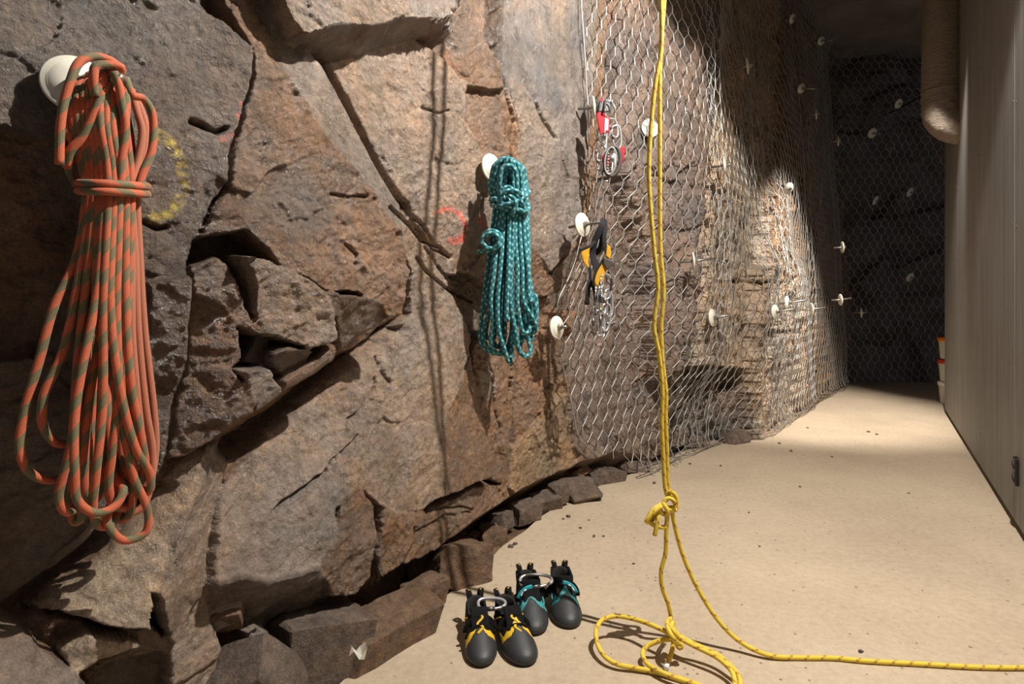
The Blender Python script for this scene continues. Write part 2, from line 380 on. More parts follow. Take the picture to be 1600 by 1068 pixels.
PATCH = [
 # colour, roughness of relief, outline (x, y, d)
 (srgb(92,76,62)[:3], 1.0, [(-120,-80,.01),(310,-80,.05),(320,0,.06),(400,75,.09),(395,135,.09),(370,215,.09),(355,280,.09),(310,370,.09),(300,430,.09),(292,560,.08),(262,720,.07),(225,800,.03),(100,880,.0),(10,960,-.02),(-120,990,-.03)]),
 (BROWN, 1.2, [(-120,195,-.04),(0,205,-.035),(75,228,-.02),(125,320,-.01),(110,480,.0),(60,560,-.02),(-120,560,-.05)]),
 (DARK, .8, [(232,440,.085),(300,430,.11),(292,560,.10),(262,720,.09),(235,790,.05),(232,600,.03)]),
 (BROWN, 1.1, [(430,-80,.06),(430,0,.06),(465,50,.065),(510,100,.06),(560,190,.06),(600,270,.07),(625,310,.07),(632,370,.08),(640,420,.08),(628,490,.08),(600,500,.08),(560,455,.11),(515,452,.13),(450,420,.13),(390,360,.11),(310,370,.09),(355,280,.07),(370,215,.06),(395,135,.07),(400,75,.09),(310,-80,.05)]),
 (GREY, .45, [(395,10,.055),(430,-80,.045),(430,0,.04),(465,50,.04),(510,100,.04),(560,190,.045),(600,270,.05),(625,310,.05),(632,370,.055),(600,330,.075),(560,270,.075),(490,180,.07),(450,110,.07)]),
 (BROWN, 1.1, [(303,415,.07),(345,402,.07),(362,412,.08),(385,460,.11),(402,497,.12),(440,520,.12),(400,522,.11),(375,510,.10),(345,480,.08),(297,465,.05)]),
 (PINK, 1.2, [(388,398,.135),(450,415,.15),(515,452,.14),(530,480,.14),(532,530,.12),(490,545,.12),(425,525,.125),(402,495,.12),(398,450,.115)]),
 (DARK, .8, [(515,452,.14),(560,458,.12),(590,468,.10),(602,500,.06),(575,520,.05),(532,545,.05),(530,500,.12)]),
 (BROWN, 1.0, [(292,462,.03),(345,480,.07),(374,510,.10),(378,560,.11),(372,575,.12),(400,620,.125),(400,650,.12),(355,679,.10),(300,714,.05),(262,725,.02),(288,560,.03)]),
 (GREY, 1.0, [(375,575,.12),(425,570,.135),(444,619,.11),(400,652,.11),(398,620,.125)]),
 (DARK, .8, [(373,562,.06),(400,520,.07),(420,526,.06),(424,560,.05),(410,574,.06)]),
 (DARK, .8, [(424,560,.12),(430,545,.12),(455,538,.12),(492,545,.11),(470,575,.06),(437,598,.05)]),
 (BROWN, 1.0, [(437,597,.09),(472,575,.105),(530,532,.115),(532,565,.10),(505,582,.10),(480,592,.09),(446,618,.09)]),
 # the slab leaning behind the big block
 (PINK, .9, [(358,729,-.02),(420,669,-.04),(490,614,-.05),(580,539,-.07),(640,490,-.09),(645,420,-.07),(615,335,-.05),(640,318,-.06),(690,430,-.12),(737,520,-.10),(735,545,-.09),(722,600,-.07),(742,640,-.07),(770,745,-.03),(700,775,.0),(615,815,.05),(560,760,.06),(530,800,.08),(535,835,.09),(500,890,.11),(440,908,.12),(320,922,.13),(330,830,.08),(345,760,.02)]),
 (BROWN, .7, [(735,545,-.10),(722,600,-.07),(700,640,-.05),(690,720,-.03),(700,775,-.01),(770,748,-.04),(775,690,-.07),(745,620,-.09)]),
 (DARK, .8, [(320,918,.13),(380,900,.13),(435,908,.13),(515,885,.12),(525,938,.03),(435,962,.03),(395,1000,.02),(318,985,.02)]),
 (GREY, 1.0, [(325,950,.07),(378,938,.09),(377,972,.09),(335,988,.07)]),
 (GREY, 1.0, [(378,985,.08),(400,975,.09),(430,990,.08),(385,1002,.08)]),
 (BROWN, 1.3, [(530,790,.07),(560,757,.06),(585,790,.07),(592,850,.09),(585,905,.10),(555,930,.10),(520,935,.10),(500,890,.11),(530,840,.09)]),
 (DARK, 1.0, [(570,795,.0),(588,806,.0),(600,850,.0),(598,905,.0),(572,915,.0),(578,850,.0)]),
 (BROWN, 1.3, [(600,790,.06),(625,806,.055),(668,790,.03),(650,850,.06),(628,885,.08),(598,905,.09),(592,850,.07)]),
 (BROWN, 1.0, [(630,815,.0),(700,780,-.05),(765,752,-.09),(795,760,-.10),(803,820,-.08),(770,850,-.05),(700,846,-.02),(655,870,.02),(632,885,.05),(650,850,.03)]),
 # bottom left slabs
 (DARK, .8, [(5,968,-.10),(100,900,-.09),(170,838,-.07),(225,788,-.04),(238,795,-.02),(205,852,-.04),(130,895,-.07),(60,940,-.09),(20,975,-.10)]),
 (TAN, .9, [(282,712,.0),(322,695,.03),(318,740,.06),(310,780,.08),(251,931,.15),(243,984,.16),(183,984,.12),(65,960,.03),(28,972,.0),(100,915,.0),(170,858,.0),(228,806,.0)]),
 (PINK, .8, [(322,695,.03),(369,678,-.04),(345,760,.01),(318,920,.08),(294,974,.10),(268,1015,.11),(251,931,.15),(310,780,.08)]),
 (BROWN, 1.2, [(60,958,.0),(183,982,.07),(246,978,.12),(272,1010,.10),(278,1100,.09),(120,1100,.05),(90,1030,.02),(38,980,-.02)]),
 (TAN, 1.3, [(95,1015,.06),(150,992,.09),(205,1000,.12),(225,1008,.12),(160,1040,.10),(115,1052,.07)]),
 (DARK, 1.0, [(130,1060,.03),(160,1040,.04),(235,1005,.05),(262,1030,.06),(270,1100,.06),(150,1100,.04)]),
 (GREY, .7, [(-120,955,.02),(0,962,.03),(30,978,.05),(95,1030,.09),(145,1080,.12),(160,1120,.14),(-120,1130,.16)]),
 (PINK, 1.0, [(294,974,.09),(318,915,.08),(330,975,.07),(345,1010,.09),(345,1068,.12),(335,1120,.14),(268,1120,.14),(268,1015,.11)]),
 # top overhang
 (PINK, 1.0, [(425,-90,.15),(730,-90,.12),(725,0,.10),(715,24,.09),(645,29,.11),(600,29,.12),(540,37,.13),(465,51,.13),(445,15,.13)]),
 (GREY, 1.0, [(610,-90,.10),(640,-90,.09),(735,-90,.06),(722,20,.06),(690,26,.07),(640,28,.09)]),
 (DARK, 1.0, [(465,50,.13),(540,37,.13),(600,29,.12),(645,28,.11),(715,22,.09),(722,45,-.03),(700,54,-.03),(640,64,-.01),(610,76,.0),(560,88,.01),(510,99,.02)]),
 # face behind, left of teal rope
 (PINK, .7, [(510,98,.02),(560,87,.01),(640,64,-.02),(700,54,-.04),(720,20,-.03),(737,15,-.03),(783,100,-.07),(803,160,-.09),(812,210,-.11),(803,300,-.12),(806,360,-.12),(800,440,-.13),(760,462,-.13),(712,432,-.13),(690,430,-.13),(660,370,-.08),(640,318,-.05),(620,300,-.02),(590,240,.005),(555,180,.015)]),
 (BROWN, .9, [(640,66,-.05),(700,54,-.05),(722,22,-.04),(738,15,-.03),(783,100,-.05),(790,140,-.06),(770,150,-.06),(720,120,-.05),(690,90,-.05)]),
 (BROWN, .8, [(722,140,-.09),(790,142,-.08),(803,170,-.09),(812,215,-.10),(804,280,-.10),(760,250,-.10),(715,190,-.10)]),
 (DARK, .8, [(740,-60,-.24),(798,-60,-.24),(803,10,-.24),(778,72,-.20)]),
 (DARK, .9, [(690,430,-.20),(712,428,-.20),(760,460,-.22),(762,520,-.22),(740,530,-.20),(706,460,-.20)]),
 # grey face right of the teal rope
 (GREY, .8, [(795,-80,-.10),(940,-80,-.14),(928,150,-.12),(915,330,-.08),(907,375,-.08),(862,425,-.10),(830,440,-.11),(806,430,-.12),(806,360,-.12),(803,300,-.12),(812,210,-.11),(803,160,-.10),(783,100,-.10)]),
 (BROWN, 1.0, [(806,365,-.12),(830,380,-.10),(868,440,-.12),(860,460,-.14),(820,470,-.15),(800,450,-.15)]),
 (DARK, .9, [(858,430,-.15),(907,375,-.15),(930,395,-.18),(905,440,-.20),(878,490,-.20),(856,470,-.17)]),
 (BROWN, 1.4, [(735,545,-.13),(770,500,-.16),(802,480,-.18),(812,560,-.16),(802,640,-.14),(792,700,-.12),(797,765,-.11),(772,748,-.08),(744,640,-.10)]),
 (BROWN, 1.5, [(802,480,-.18),(868,490,-.19),(886,540,-.20),(850,640,-.16),(802,700,-.15),(802,640,-.17),(812,560,-.19)]),
 (srgb(132,108,80)[:3], 1.6, [(850,640,-.17),(886,540,-.21),(908,690,-.19),(898,750,-.17),(830,805,-.13),(797,765,-.12),(800,700,-.14)]),
 (GREY, 1.0, [(745,575,-.11),(775,580,-.12),(778,610,-.13),(758,625,-.12)]),
 # under the net
 (RED, .5, [(905,340,-.20),(932,-80,-.26),(968,-80,-.24),(962,150,-.22),(974,260,-.20),(1005,400,-.20),(1018,520,-.16),(1035,745,-.14),(950,760,-.14),(900,700,-.17),(874,510,-.22)]),
 (RED, .5, [(970,-80,-.18),(1122,-80,-.02),(1122,150,.04),(1110,300,.08),(1100,430,.09),(1092,520,.08),(1075,570,.02),(1040,600,-.03),(1020,520,-.07),(1008,400,-.08),(977,260,-.10),(964,150,-.14)]),
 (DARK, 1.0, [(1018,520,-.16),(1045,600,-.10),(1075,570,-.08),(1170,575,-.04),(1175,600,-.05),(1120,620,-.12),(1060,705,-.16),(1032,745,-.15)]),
 (GREY, 1.2, [(1062,640,-.10),(1110,605,-.08),(1180,610,.0),(1180,665,.06),(1120,685,-.08),(1058,700,-.12)]),
 (TAN, 1.1, [(1122,-80,-.14),(1218,-80,-.16),(1218,200,-.06),(1208,400,.06),(1200,560,.10),(1185,600,.08),(1165,575,.04),(1092,570,.04),(1100,430,.08),(1112,300,.05),(1124,150,-.02)]),
 (ORANGE, 1.0, [(1218,-80,-.20),(1310,-80,-.30),(1335,200,-.20),(1335,480,.0),(1335,600,.02),(1270,640,.04),(1186,690,.10),(1190,600,.14),(1200,560,.16),(1208,400,.16),(1218,200,.02)]),
 (TAN, 1.2, [(1188,420,.16),(1215,410,.18),(1262,440,.18),(1262,600,.10),(1250,640,.06),(1186,690,.10),(1185,560,.14)]),
]
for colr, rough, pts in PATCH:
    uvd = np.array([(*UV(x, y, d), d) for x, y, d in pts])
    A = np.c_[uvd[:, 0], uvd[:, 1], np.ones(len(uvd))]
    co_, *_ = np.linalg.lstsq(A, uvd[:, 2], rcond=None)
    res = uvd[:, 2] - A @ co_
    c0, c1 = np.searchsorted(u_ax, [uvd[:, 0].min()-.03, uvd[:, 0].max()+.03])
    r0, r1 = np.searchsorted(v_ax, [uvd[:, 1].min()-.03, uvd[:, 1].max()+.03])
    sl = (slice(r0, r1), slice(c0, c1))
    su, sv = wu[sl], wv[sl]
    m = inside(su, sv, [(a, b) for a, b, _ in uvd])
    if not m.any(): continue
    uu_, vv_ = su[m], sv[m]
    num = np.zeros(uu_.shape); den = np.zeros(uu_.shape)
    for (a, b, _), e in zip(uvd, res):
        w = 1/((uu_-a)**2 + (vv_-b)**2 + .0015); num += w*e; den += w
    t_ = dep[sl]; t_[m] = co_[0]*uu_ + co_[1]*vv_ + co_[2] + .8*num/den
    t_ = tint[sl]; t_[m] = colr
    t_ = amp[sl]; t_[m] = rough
sx, sy = UU + .25*VV, VV - .35*UU
f1, c1_ = facets(sx*4.2 + .5*fbm(UU*6, VV*6, 2, 31), sy*5.5 + .5*fbm(UU*6, VV*6, 2, 33), 41)
f2, c2_ = facets(sx*12 + .5*fbm(UU*18, VV*18, 2, 35), sy*(17-6*np.clip((UU-1.1)/.3, 0, 1)) + .5*fbm(UU*18, VV*18, 2, 37), 51)
f3, c3_ = facets(sx*34 + .5*fbm(UU*50, VV*50, 2, 36), sy*46 + .5*fbm(UU*50, VV*50, 2, 38), 61)
gate = .35 + .9*np.clip(fbm(UU*2.6, VV*2.6, 3, 71)+.45, 0, 1)
dep = dep + amp*gate*(.026*f1 + .013*f2 + .0065*f3)
f4, _c4 = facets(sx*85 + .6*fbm(UU*120, VV*120, 2, 39), sy*110 + .6*fbm(UU*120, VV*120, 2, 40), 65)
dep = dep + np.where(UU < 1.7, .0026, 0)*amp*f4
far = np.clip((UU-1.9)/.8, 0, 1)
fr, _r = facets((.8*UU+.6*VV)*8 + .6*fbm(UU*9, VV*9, 2, 43), (-.6*UU+.8*VV)*9 + .6*fbm(UU*9, VV*9, 2, 44), 47)
fq, _r = facets((.5*UU-.86*VV)*21 + .6*fbm(UU*22, VV*22, 2, 43), (.86*UU+.5*VV)*21 + .6*fbm(UU*22, VV*22, 2, 44), 49)
dep = dep - np.clip((UU-1.2)/.3, 0, 1)*amp*gate*(.0065*f3 + .013*f2 + .010*f1 - .020*fr - .009*fq)
dep = dep + far*(.06*f1 + .05*fr + .02*fq)
dep = dep + amp*(.014*(.12-np.abs(fbm(sx*11, sy*14, 4, 81))) + .006*(.1-np.abs(fbm(sx*45, sy*60, 3, 85))))
# the foot runs down behind and then under the slab's edge
_e = np.array([((p_.x-P0[0])*AU[0]+(p_.y-P0[1])*AU[1], (p_.x-P0[0])*NU[0]+(p_.y-P0[1])*NU[1]) for p_ in
    [FL(x, y) for x, y in ((505,1088),(575,1030),(660,956),(712,918),(752,885),(800,842),(838,812),(912,770),(1000,735),(1064,706),(1114,688),(1192,687),(1290,622),(1330,597))]])
_e = np.concatenate([[[-.9, .25]], _e])
_o = np.argsort(_e[:, 0]); edge_d = np.interp(UU, _e[_o, 0], _e[_o, 1]) + .015*fbm(UU*8, VV*0, 3, 55)
gap = .05 + .17*np.interp(UU, [.55, .95, 1.2, 2.3, 2.6], [0, 1, 1, .8, 0])
lim = edge_d - gap - .05*np.clip(VV/.12, 0, 1)
k_ = np.clip((.22-VV)/.22, 0, 1)
dep = np.where((VV < .22) & (UU > -.35), np.minimum(dep, lim + (1-k_)*.35), dep)
low = np.clip((-.005-VV)/.05, 0, 1)
dep = dep*(1-low) + (edge_d + .25)*low
CRACKS = [(.020, .085, [(362,700),(430,650),(495,602),(560,556),(618,512)]), (.016, .07, [(10,966),(100,897),(170,838),(225,792),(262,764)]),
 (.006, .05, [(428,-5),(465,50),(510,100),(556,187),(600,272),(622,306),(640,330)]),
 (.004, .03, [(640,330),(662,368),(676,388),(700,400)]), (.0035, .03, [(612,325),(640,352),(655,372),(668,378),(690,388),(702,400)]),
 (.0035, .025, [(640,330),(655,345),(668,362),(676,376)]), (.004, .03, [(650,400),(668,425),(705,455),(735,470)]),
 (.003, .02, [(545,655),(570,640),(590,600),(585,590)]), (.003, .02, [(590,560),(600,585),(612,600)]), (.003, .02, [(500,745),(520,720),(540,705),(560,680)]),
 (.004, .03, [(430,798),(490,750),(510,735)]), (.003, .02, [(640,800),(680,795),(720,792),(740,796)]), (.003, .02, [(650,835),(700,805),(735,800)]),
 (.004, .03, [(225,345),(245,355),(260,353)]), (.004, .03, [(300,190),(340,205),(352,200)]), (.003, .02, [(520,305),(550,310),(570,305)]),
 (.003, .02, [(540,380),(560,400),(555,412)]), (.016, .11, [(972,255),(985,300),(1000,370),(1012,420),(1020,520)]), (.012, .09, [(960,0),(955,100),(962,200)]),
 (.004, .03, [(780,70),(790,130),(805,200),(800,240),(812,300),(802,330)]), (.004, .03, [(812,120),(835,150),(850,190),(868,215)]),
 (.003, .025, [(880,250),(888,275),(886,290)]), (.004, .03, [(690,55),(705,70),(715,82)]), (.003, .02, [(660,168),(685,175),(700,170)]),
 (.003, .025, [(770,590),(775,640),(785,680)]), (.004, .03, [(760,470),(790,520),(800,560),(795,620)]), (.006, .05, [(1120,50),(1118,180),(1108,330),(1098,450)]),
 (.01, .06, [(1110,620),(1140,600),(1165,603)]), (.012, .08, [(1150,440),(1175,445),(1205,440)]), (.01, .06, [(1215,520),(1240,518)]), (.01, .06, [(1220,440),(1240,442)])]
px = CX + F_PX*(P0[0]+AU[0]*UU+NU[0]*dep)/(P0[1]+AU[1]*UU+NU[1]*dep)
py = HY - F_PX*(VV-H)/(P0[1]+AU[1]*UU+NU[1]*dep)
Ydist = P0[1]+AU[1]*UU+NU[1]*dep
wig = 5*fbm(UU*16, VV*16, 3, 91)
for w, dd, pl in CRACKS:
    x0, x1 = min(p[0] for p in pl)-30, max(p[0] for p in pl)+30; y0, y1 = min(p[1] for p in pl)-30, max(p[1] for p in pl)+30
    m = (px > x0) & (px < x1) & (py > y0) & (py < y1)
    if m.any():
        s = seg_dist(px[m]+wig[m], py[m]+wig[m], pl)*Ydist[m]/F_PX
        dep[m] -= dd*np.exp(-(s/w)**2)
dep = .5*dep + .5*blur(dep, 1)
# variation over the patch colours: mineral zones, rust, pale calcite streaks, spray-painted marks
z1 = fbm(UU*3.1+5, VV*3.1, 4, 101); z2 = fbm(UU*7+2, VV*5, 4, 105)
for k, (a, b) in enumerate(((.35, .22), (.25, .10), (.12, -.10))):
    tint[..., k] *= 1 + a*z1*1.2 + b*z2 + .28*(c1_-.5) + .16*(c2_-.5)
def paint(pl, wpx, colr, strength, seed):
    x0, x1 = min(p[0] for p in pl)-20, max(p[0] for p in pl)+20; y0, y1 = min(p[1] for p in pl)-20, max(p[1] for p in pl)+20
    m = (px > x0) & (px < x1) & (py > y0) & (py < y1)
    s = seg_dist(px[m], py[m], pl)
    a = np.clip(1.5-s/wpx, 0, 1)*np.clip(strength+1.6*fbm(UU[m]*110, VV[m]*110, 2, seed), 0, 1)
    tint[m] = tint[m]*(1-a[:, None]) + np.array(colr)*a[:, None]
paint([(236+50*math.cos(t)+8*math.sin(t), 272+68*math.sin(t)) for t in np.linspace(-1.35, 1.75, 16)], 8, srgb(176, 158, 60)[:3], .45, 111)
paint([(682,332),(692,328),(705,326),(719,334),(727,350),(727,364),(723,372)], 3.5, srgb(226, 96, 82)[:3], .8, 113)
paint([(723,372),(712,377),(704,376)], 5, srgb(226, 96, 82)[:3], .9, 114)
paint([(347,216),(368,212)], 4, srgb(190, 90, 74)[:3], .5, 115); paint([(377,160),(372,184)], 3, srgb(190, 90, 74)[:3], .4, 116)
paint([(748,340),(756,352)], 4, srgb(200, 40, 40)[:3], .8, 117)
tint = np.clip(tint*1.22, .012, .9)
def grid_mesh(name, X, Y, Z, tint_, material):
    R, C = X.shape
    me = bpy.data.meshes.new(name)
    co_ = np.stack([X, Y, Z], -1).astype(np.float32).reshape(-1)
    idx = np.arange(R*C).reshape(R, C)
    q = np.stack([idx[:-1, :-1], idx[:-1, 1:], idx[1:, 1:], idx[1:, :-1]], -1).reshape(-1, 4).astype(np.int32)
    me.vertices.add(R*C); me.vertices.foreach_set('co', co_)
    me.loops.add(q.size); me.loops.foreach_set('vertex_index', q.reshape(-1))
    me.polygons.add(len(q)); me.polygons.foreach_set('loop_start', np.arange(0, q.size, 4, dtype=np.int32))
    me.update(calc_edges=True)
    a = me.attributes.new('tint', 'FLOAT_COLOR', 'POINT')
    a.data.foreach_set('color', np.concatenate([tint_.reshape(-1, 3), np.ones((R*C, 1))], 1).astype(np.float32).reshape(-1))
    return me
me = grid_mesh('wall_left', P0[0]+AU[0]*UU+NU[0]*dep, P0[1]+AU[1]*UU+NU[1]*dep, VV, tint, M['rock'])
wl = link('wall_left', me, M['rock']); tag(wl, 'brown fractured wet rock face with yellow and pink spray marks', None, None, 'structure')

# regular height samples of the wall for the net, bolts and stones
def samp(arr, u, v):
    i = int(np.clip(np.searchsorted(v_ax, v), 0, len(v_ax)-1)); j = int(np.clip(np.searchsorted(u_ax, u), 0, len(u_ax)-1))
    return arr[i, j]

# ------------------------------------------------------------------ back wall (structure)
xb = np.arange(2.6, 8.2, .03); zb = np.arange(-.3, 4.2, .03); XB, ZB = np.meshgrid(xb, zb)
fb1, cb1 = facets(XB*1.6, ZB*1.9, 201); fb2, cb2 = facets(XB*5, ZB*5, 205)
YB = 7.15 - .25*fb1*1.2 - .06*fb2 - .25*fbm(XB*.9, ZB*.9, 3, 207) - .25*np.clip((.6-ZB)/.6, 0, 1)
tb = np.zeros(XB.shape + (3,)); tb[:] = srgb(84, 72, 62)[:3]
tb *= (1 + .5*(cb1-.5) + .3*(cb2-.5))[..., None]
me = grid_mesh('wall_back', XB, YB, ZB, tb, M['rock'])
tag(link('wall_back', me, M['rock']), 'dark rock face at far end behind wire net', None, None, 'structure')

# ------------------------------------------------------------------ floor slab, right wall, ceiling (structure)
def floor_material():
    m, nt, b = mat('beige_concrete'); co = objco(nt)
    n1 = noise(nt, co, 1.6, 5, .6); n2 = noise(nt, co, 45, 6, .7); n3 = noise(nt, co, 420, 2, .5)
    c = ramp(nt, n1, [(.3, srgb(176, 158, 136)), (.7, srgb(196, 178, 154))])
    c = mixc(nt, 1.0, c, ramp(nt, n2, [(.3, g1(.86)), (.6, g1(1.04))]), 'MULTIPLY')
    c = mixc(nt, 1.0, c, ramp(nt, n3, [(.30, g1(.74)), (.45, g1(1.0))]), 'MULTIPLY')
    vo = nt.nodes.new('ShaderNodeTexVoronoi'); vo.inputs['Scale'].default_value = 46; nt.links.new(co, vo.inputs['Vector'])
    sel = nt.nodes.new('ShaderNodeSeparateColor'); nt.links.new(vo.outputs['Color'], sel.inputs[0])
    sp = math_(nt, 'MULTIPLY', math_(nt, 'LESS_THAN', vo.outputs['Distance'], math_(nt, 'MULTIPLY', sel.outputs[1], .20)), math_(nt, 'GREATER_THAN', sel.outputs[0], .60))
    c = mixc(nt, math_(nt, 'MULTIPLY', sp, .7), c, srgb(92, 76, 64))
    nt.links.new(c, b.inputs['Base Color']); b.inputs['Roughness'].default_value = .85; b.inputs['Specular IOR Level'].default_value = .25
    nt.links.new(bump(nt, n3, .5, .0012, bump(nt, n2, .4, .003)), b.inputs['Normal'])
    return m
M['floor'] = floor_material()
edge_px = [(505,1088),(530,1068),(575,1030),(620,990),(660,956),(690,935),(712,918),(722,913),(752,885),(786,852),(800,842),(822,828),(838,812),(870,790),(912,770),(950,752),(1000,735),(1032,724),(1064,706),(1114,688),(1192,687),(1236,661),(1290,622),(1330,597)]
pts = []
for (a, b), (c, d) in zip(edge_px[:-1], edge_px[1:]):
    for k in range(5):
        t = k/5; p = FL(a+(c-a)*t, b+(d-b)*t); q = .008*(vnoise(np.array(p.x*30), np.array(p.y*30), 5))
        pts.append((p.x+float(q), p.y+float(q)))
p = FL(*edge_px[0]); pts.insert(0, (-.75, .95)); pts.insert(0, (-1.6, -.1))
pts += [(FL(1330,597).x, FL(1330,597).y), (4.3, 7.2), (7.6, 7.2), (7.6, -.1)]
n = len(pts)
bm = bmesh.new()
top = [bm.verts.new((x, y, 0)) for x, y in pts]; bot = [bm.verts.new((x, y, -.12)) for x, y in pts]
ft = bm.faces.new(top)
for i in range(n): bm.faces.new((top[i], bot[i], bot[(i+1) % n], top[(i+1) % n]))
bmesh.ops.triangulate(bm, faces=[ft]); bmesh.ops.recalc_face_normals(bm, faces=bm.faces)
me = bpy.data.meshes.new('floor'); bm.to_mesh(me); bm.free()
tag(link('floor', me, M['floor'], None, False), 'beige concrete slab floor with ragged edge along rock', None, None, 'structure')

RD = Vector((.5385, .8427, 0)); RN = Vector((-.8427, .5385, 0)); UP = Vector((0, 0, 1))   # right wall: along, towards the corridor
def RW(x, y=None, off=0.0, z=None):
    t = .547/((x-CX)/F_PX - .639); p = Vector((.547+.639*t, t, 0))
    if z is None: z = H + (HY-y)/F_PX*t
    p.z = z; return p + RN*off
def rw_s(x): return RW(x, z=0).dot(RD)
def panel_material():
    m, nt, b = mat('cement_board'); co = objco(nt)
    mp = nt.nodes.new('ShaderNodeMapping'); nt.links.new(co, mp.inputs[0]); mp.inputs['Scale'].default_value = (9, 9, .5)
    n1 = noise(nt, mp.outputs[0], 2.2, 6, .65); n2 = noise(nt, co, 300, 3, .6); n3 = noise(nt, co, 2.0, 4, .6)
    c = ramp(nt, n1, [(.3, srgb(122, 120, 117)), (.7, srgb(148, 146, 142))])
    c = mixc(nt, 1.0, c, ramp(nt, n3, [(.3, (.90,.88,.86)), (.7, (1.06,1.06,1.06))]), 'MULTIPLY')
    c = mixc(nt, 1.0, c, ramp(nt, n2, [(.3, g1(.84)), (.6, g1(1.05))]), 'MULTIPLY')
    nt.links.new(c, b.inputs['Base Color']); b.inputs['Roughness'].default_value = .62; b.inputs['Specular IOR Level'].default_value = .35
    nt.links.new(bump(nt, n2, .4, .0008), b.inputs['Normal'])
    return m
M['panel'] = panel_material()
s_end = rw_s(1476); base = RW(1500, z=0); base = base - RD*base.dot(RD)
wr = MB()
wr.box(base + RD*((s_end + (-1.2))/2) + RN*(-.09) + UP*2.02, s_end+1.2-.01, .14, 3.98, (RD, RN, UP))
wro = wr.build('wall_right', M['black'], None, False); tag(wro, 'wall of grey cement boards with vertical joints and screws', None, None, 'structure')
seams = [s_end, rw_s(1497), rw_s(1530.5), rw_s(1585.5), .75, -.2, -1.2]
for a, b in zip(seams[:-1], seams[1:]):
    mb = MB(); mb.box(base + RD*((a+b)/2) - RN*.010 + UP*2.01, a-b-.005, .02, 3.96, (RD, RN, UP))
    mb.build('wall_panel', M['panel'], wro, False, None, .002)
M['screw'] = simple('screw_head', srgb(120, 112, 104), .4, .7)
def screw(p):
    MB().lathe([(.006, 0), (.006, .0012), (.003, .0025)], p, RN, 10).build('screw', M['screw'], wro)
for sx_, zs in ((rw_s(1585.5), (1.72, 1.22, .70, .20)), (rw_s(1530.5), (2.2, 1.72, 1.22, .70, .20)), (rw_s(1497), (1.72, 1.22, .70, .20))):
    for z in zs:
        for o in (-.035, .035): screw(base + RD*(sx_+o) + UP*(z + .02*(o > 0)))
for z in (2.05, 1.55, 1.05): screw(base + RD*(rw_s(1553)) + UP*z)
c_ = MB(); c_.box((3.2, 3.4, 4.08), 9.5, 8.2, .16); tag(c_.build('ceiling', M['ceil'], None, False), 'dark concrete ceiling', None, None, 'structure')

# ------------------------------------------------------------------ wire net over the rock
PX0 = 900
cu = np.arange(.6, 8.41, .04); cv = np.arange(-.06, 4.05, .04)
CD = np.array([[samp(dep, u, max(v, .07)) for u in cu] for v in cv])
def maxpool(a, k):
    out = a.copy()
    for i in range(-k, k+1):
        for j in range(-k, k+1):
            out = np.maximum(out, np.roll(np.roll(a, i, 0), j, 1))
    return out
ND = blur(blur(maxpool(CD, 2), 2), 2)
ND = np.maximum(ND, blur(maxpool(CD, 1), 1)) + .025
# the far bay: the net leaves the rock and hangs across the end
def nd(u, v):
    fu = np.clip((u-cu[0])/.04, 0, len(cu)-1.001); fv = np.clip((v-cv[0])/.04, 0, len(cv)-1.001)
    i, j = fv.astype(int), fu.astype(int); a, b = fv-i, fu-j
    return (ND[i, j]*(1-b)+ND[i, j+1]*b)*(1-a) + (ND[i+1, j]*(1-b)+ND[i+1, j+1]*b)*a
def u_at(x, y=400, d=0.0): return UV(x, y, d)[0]
PLEATS = [(u_at(1122,300,.08), .10, 2.2), (u_at(1165,300), .14, 1.2), (u_at(1212,300,.1), .14, 2.0), (u_at(1262,300,.05), .2, .8), (u_at(1312,400), .28, 1.3)]
ud = np.arange(.6, 7.0, .004)
dens = np.ones(ud.shape)
for c, w, k in PLEATS: dens += k*np.exp(-((ud-c)/w)**2)
dn = nd(ud, np.full(ud.shape, 1.2))
slope = np.gradient(dn, .004)
s_of = np.cumsum(np.sqrt(1+np.clip(slope, -1.3, 1.3)**2)*dens)*.004
CW, RH = .092, .081                                   # cell width and row pitch
def net_edges(S, T, s0=0):
    """hexagonal twisted mesh: edges as point lists in (s,t)"""
    cols = int(S/CW)+2; rows = int(T/RH)+2; E = []
    tw = .036
    for r in range(rows):
        off = (r % 2)*CW/2
        for c in range(cols):
            x, y = s0 + c*CW + off, r*RH
            E.append(((x, y-tw/2), (x, y+tw/2), 1))
            for sg in (-1, 1):
                E.append(((x, y+tw/2), (x+sg*CW/2, y+RH-tw/2), 0))
    return E
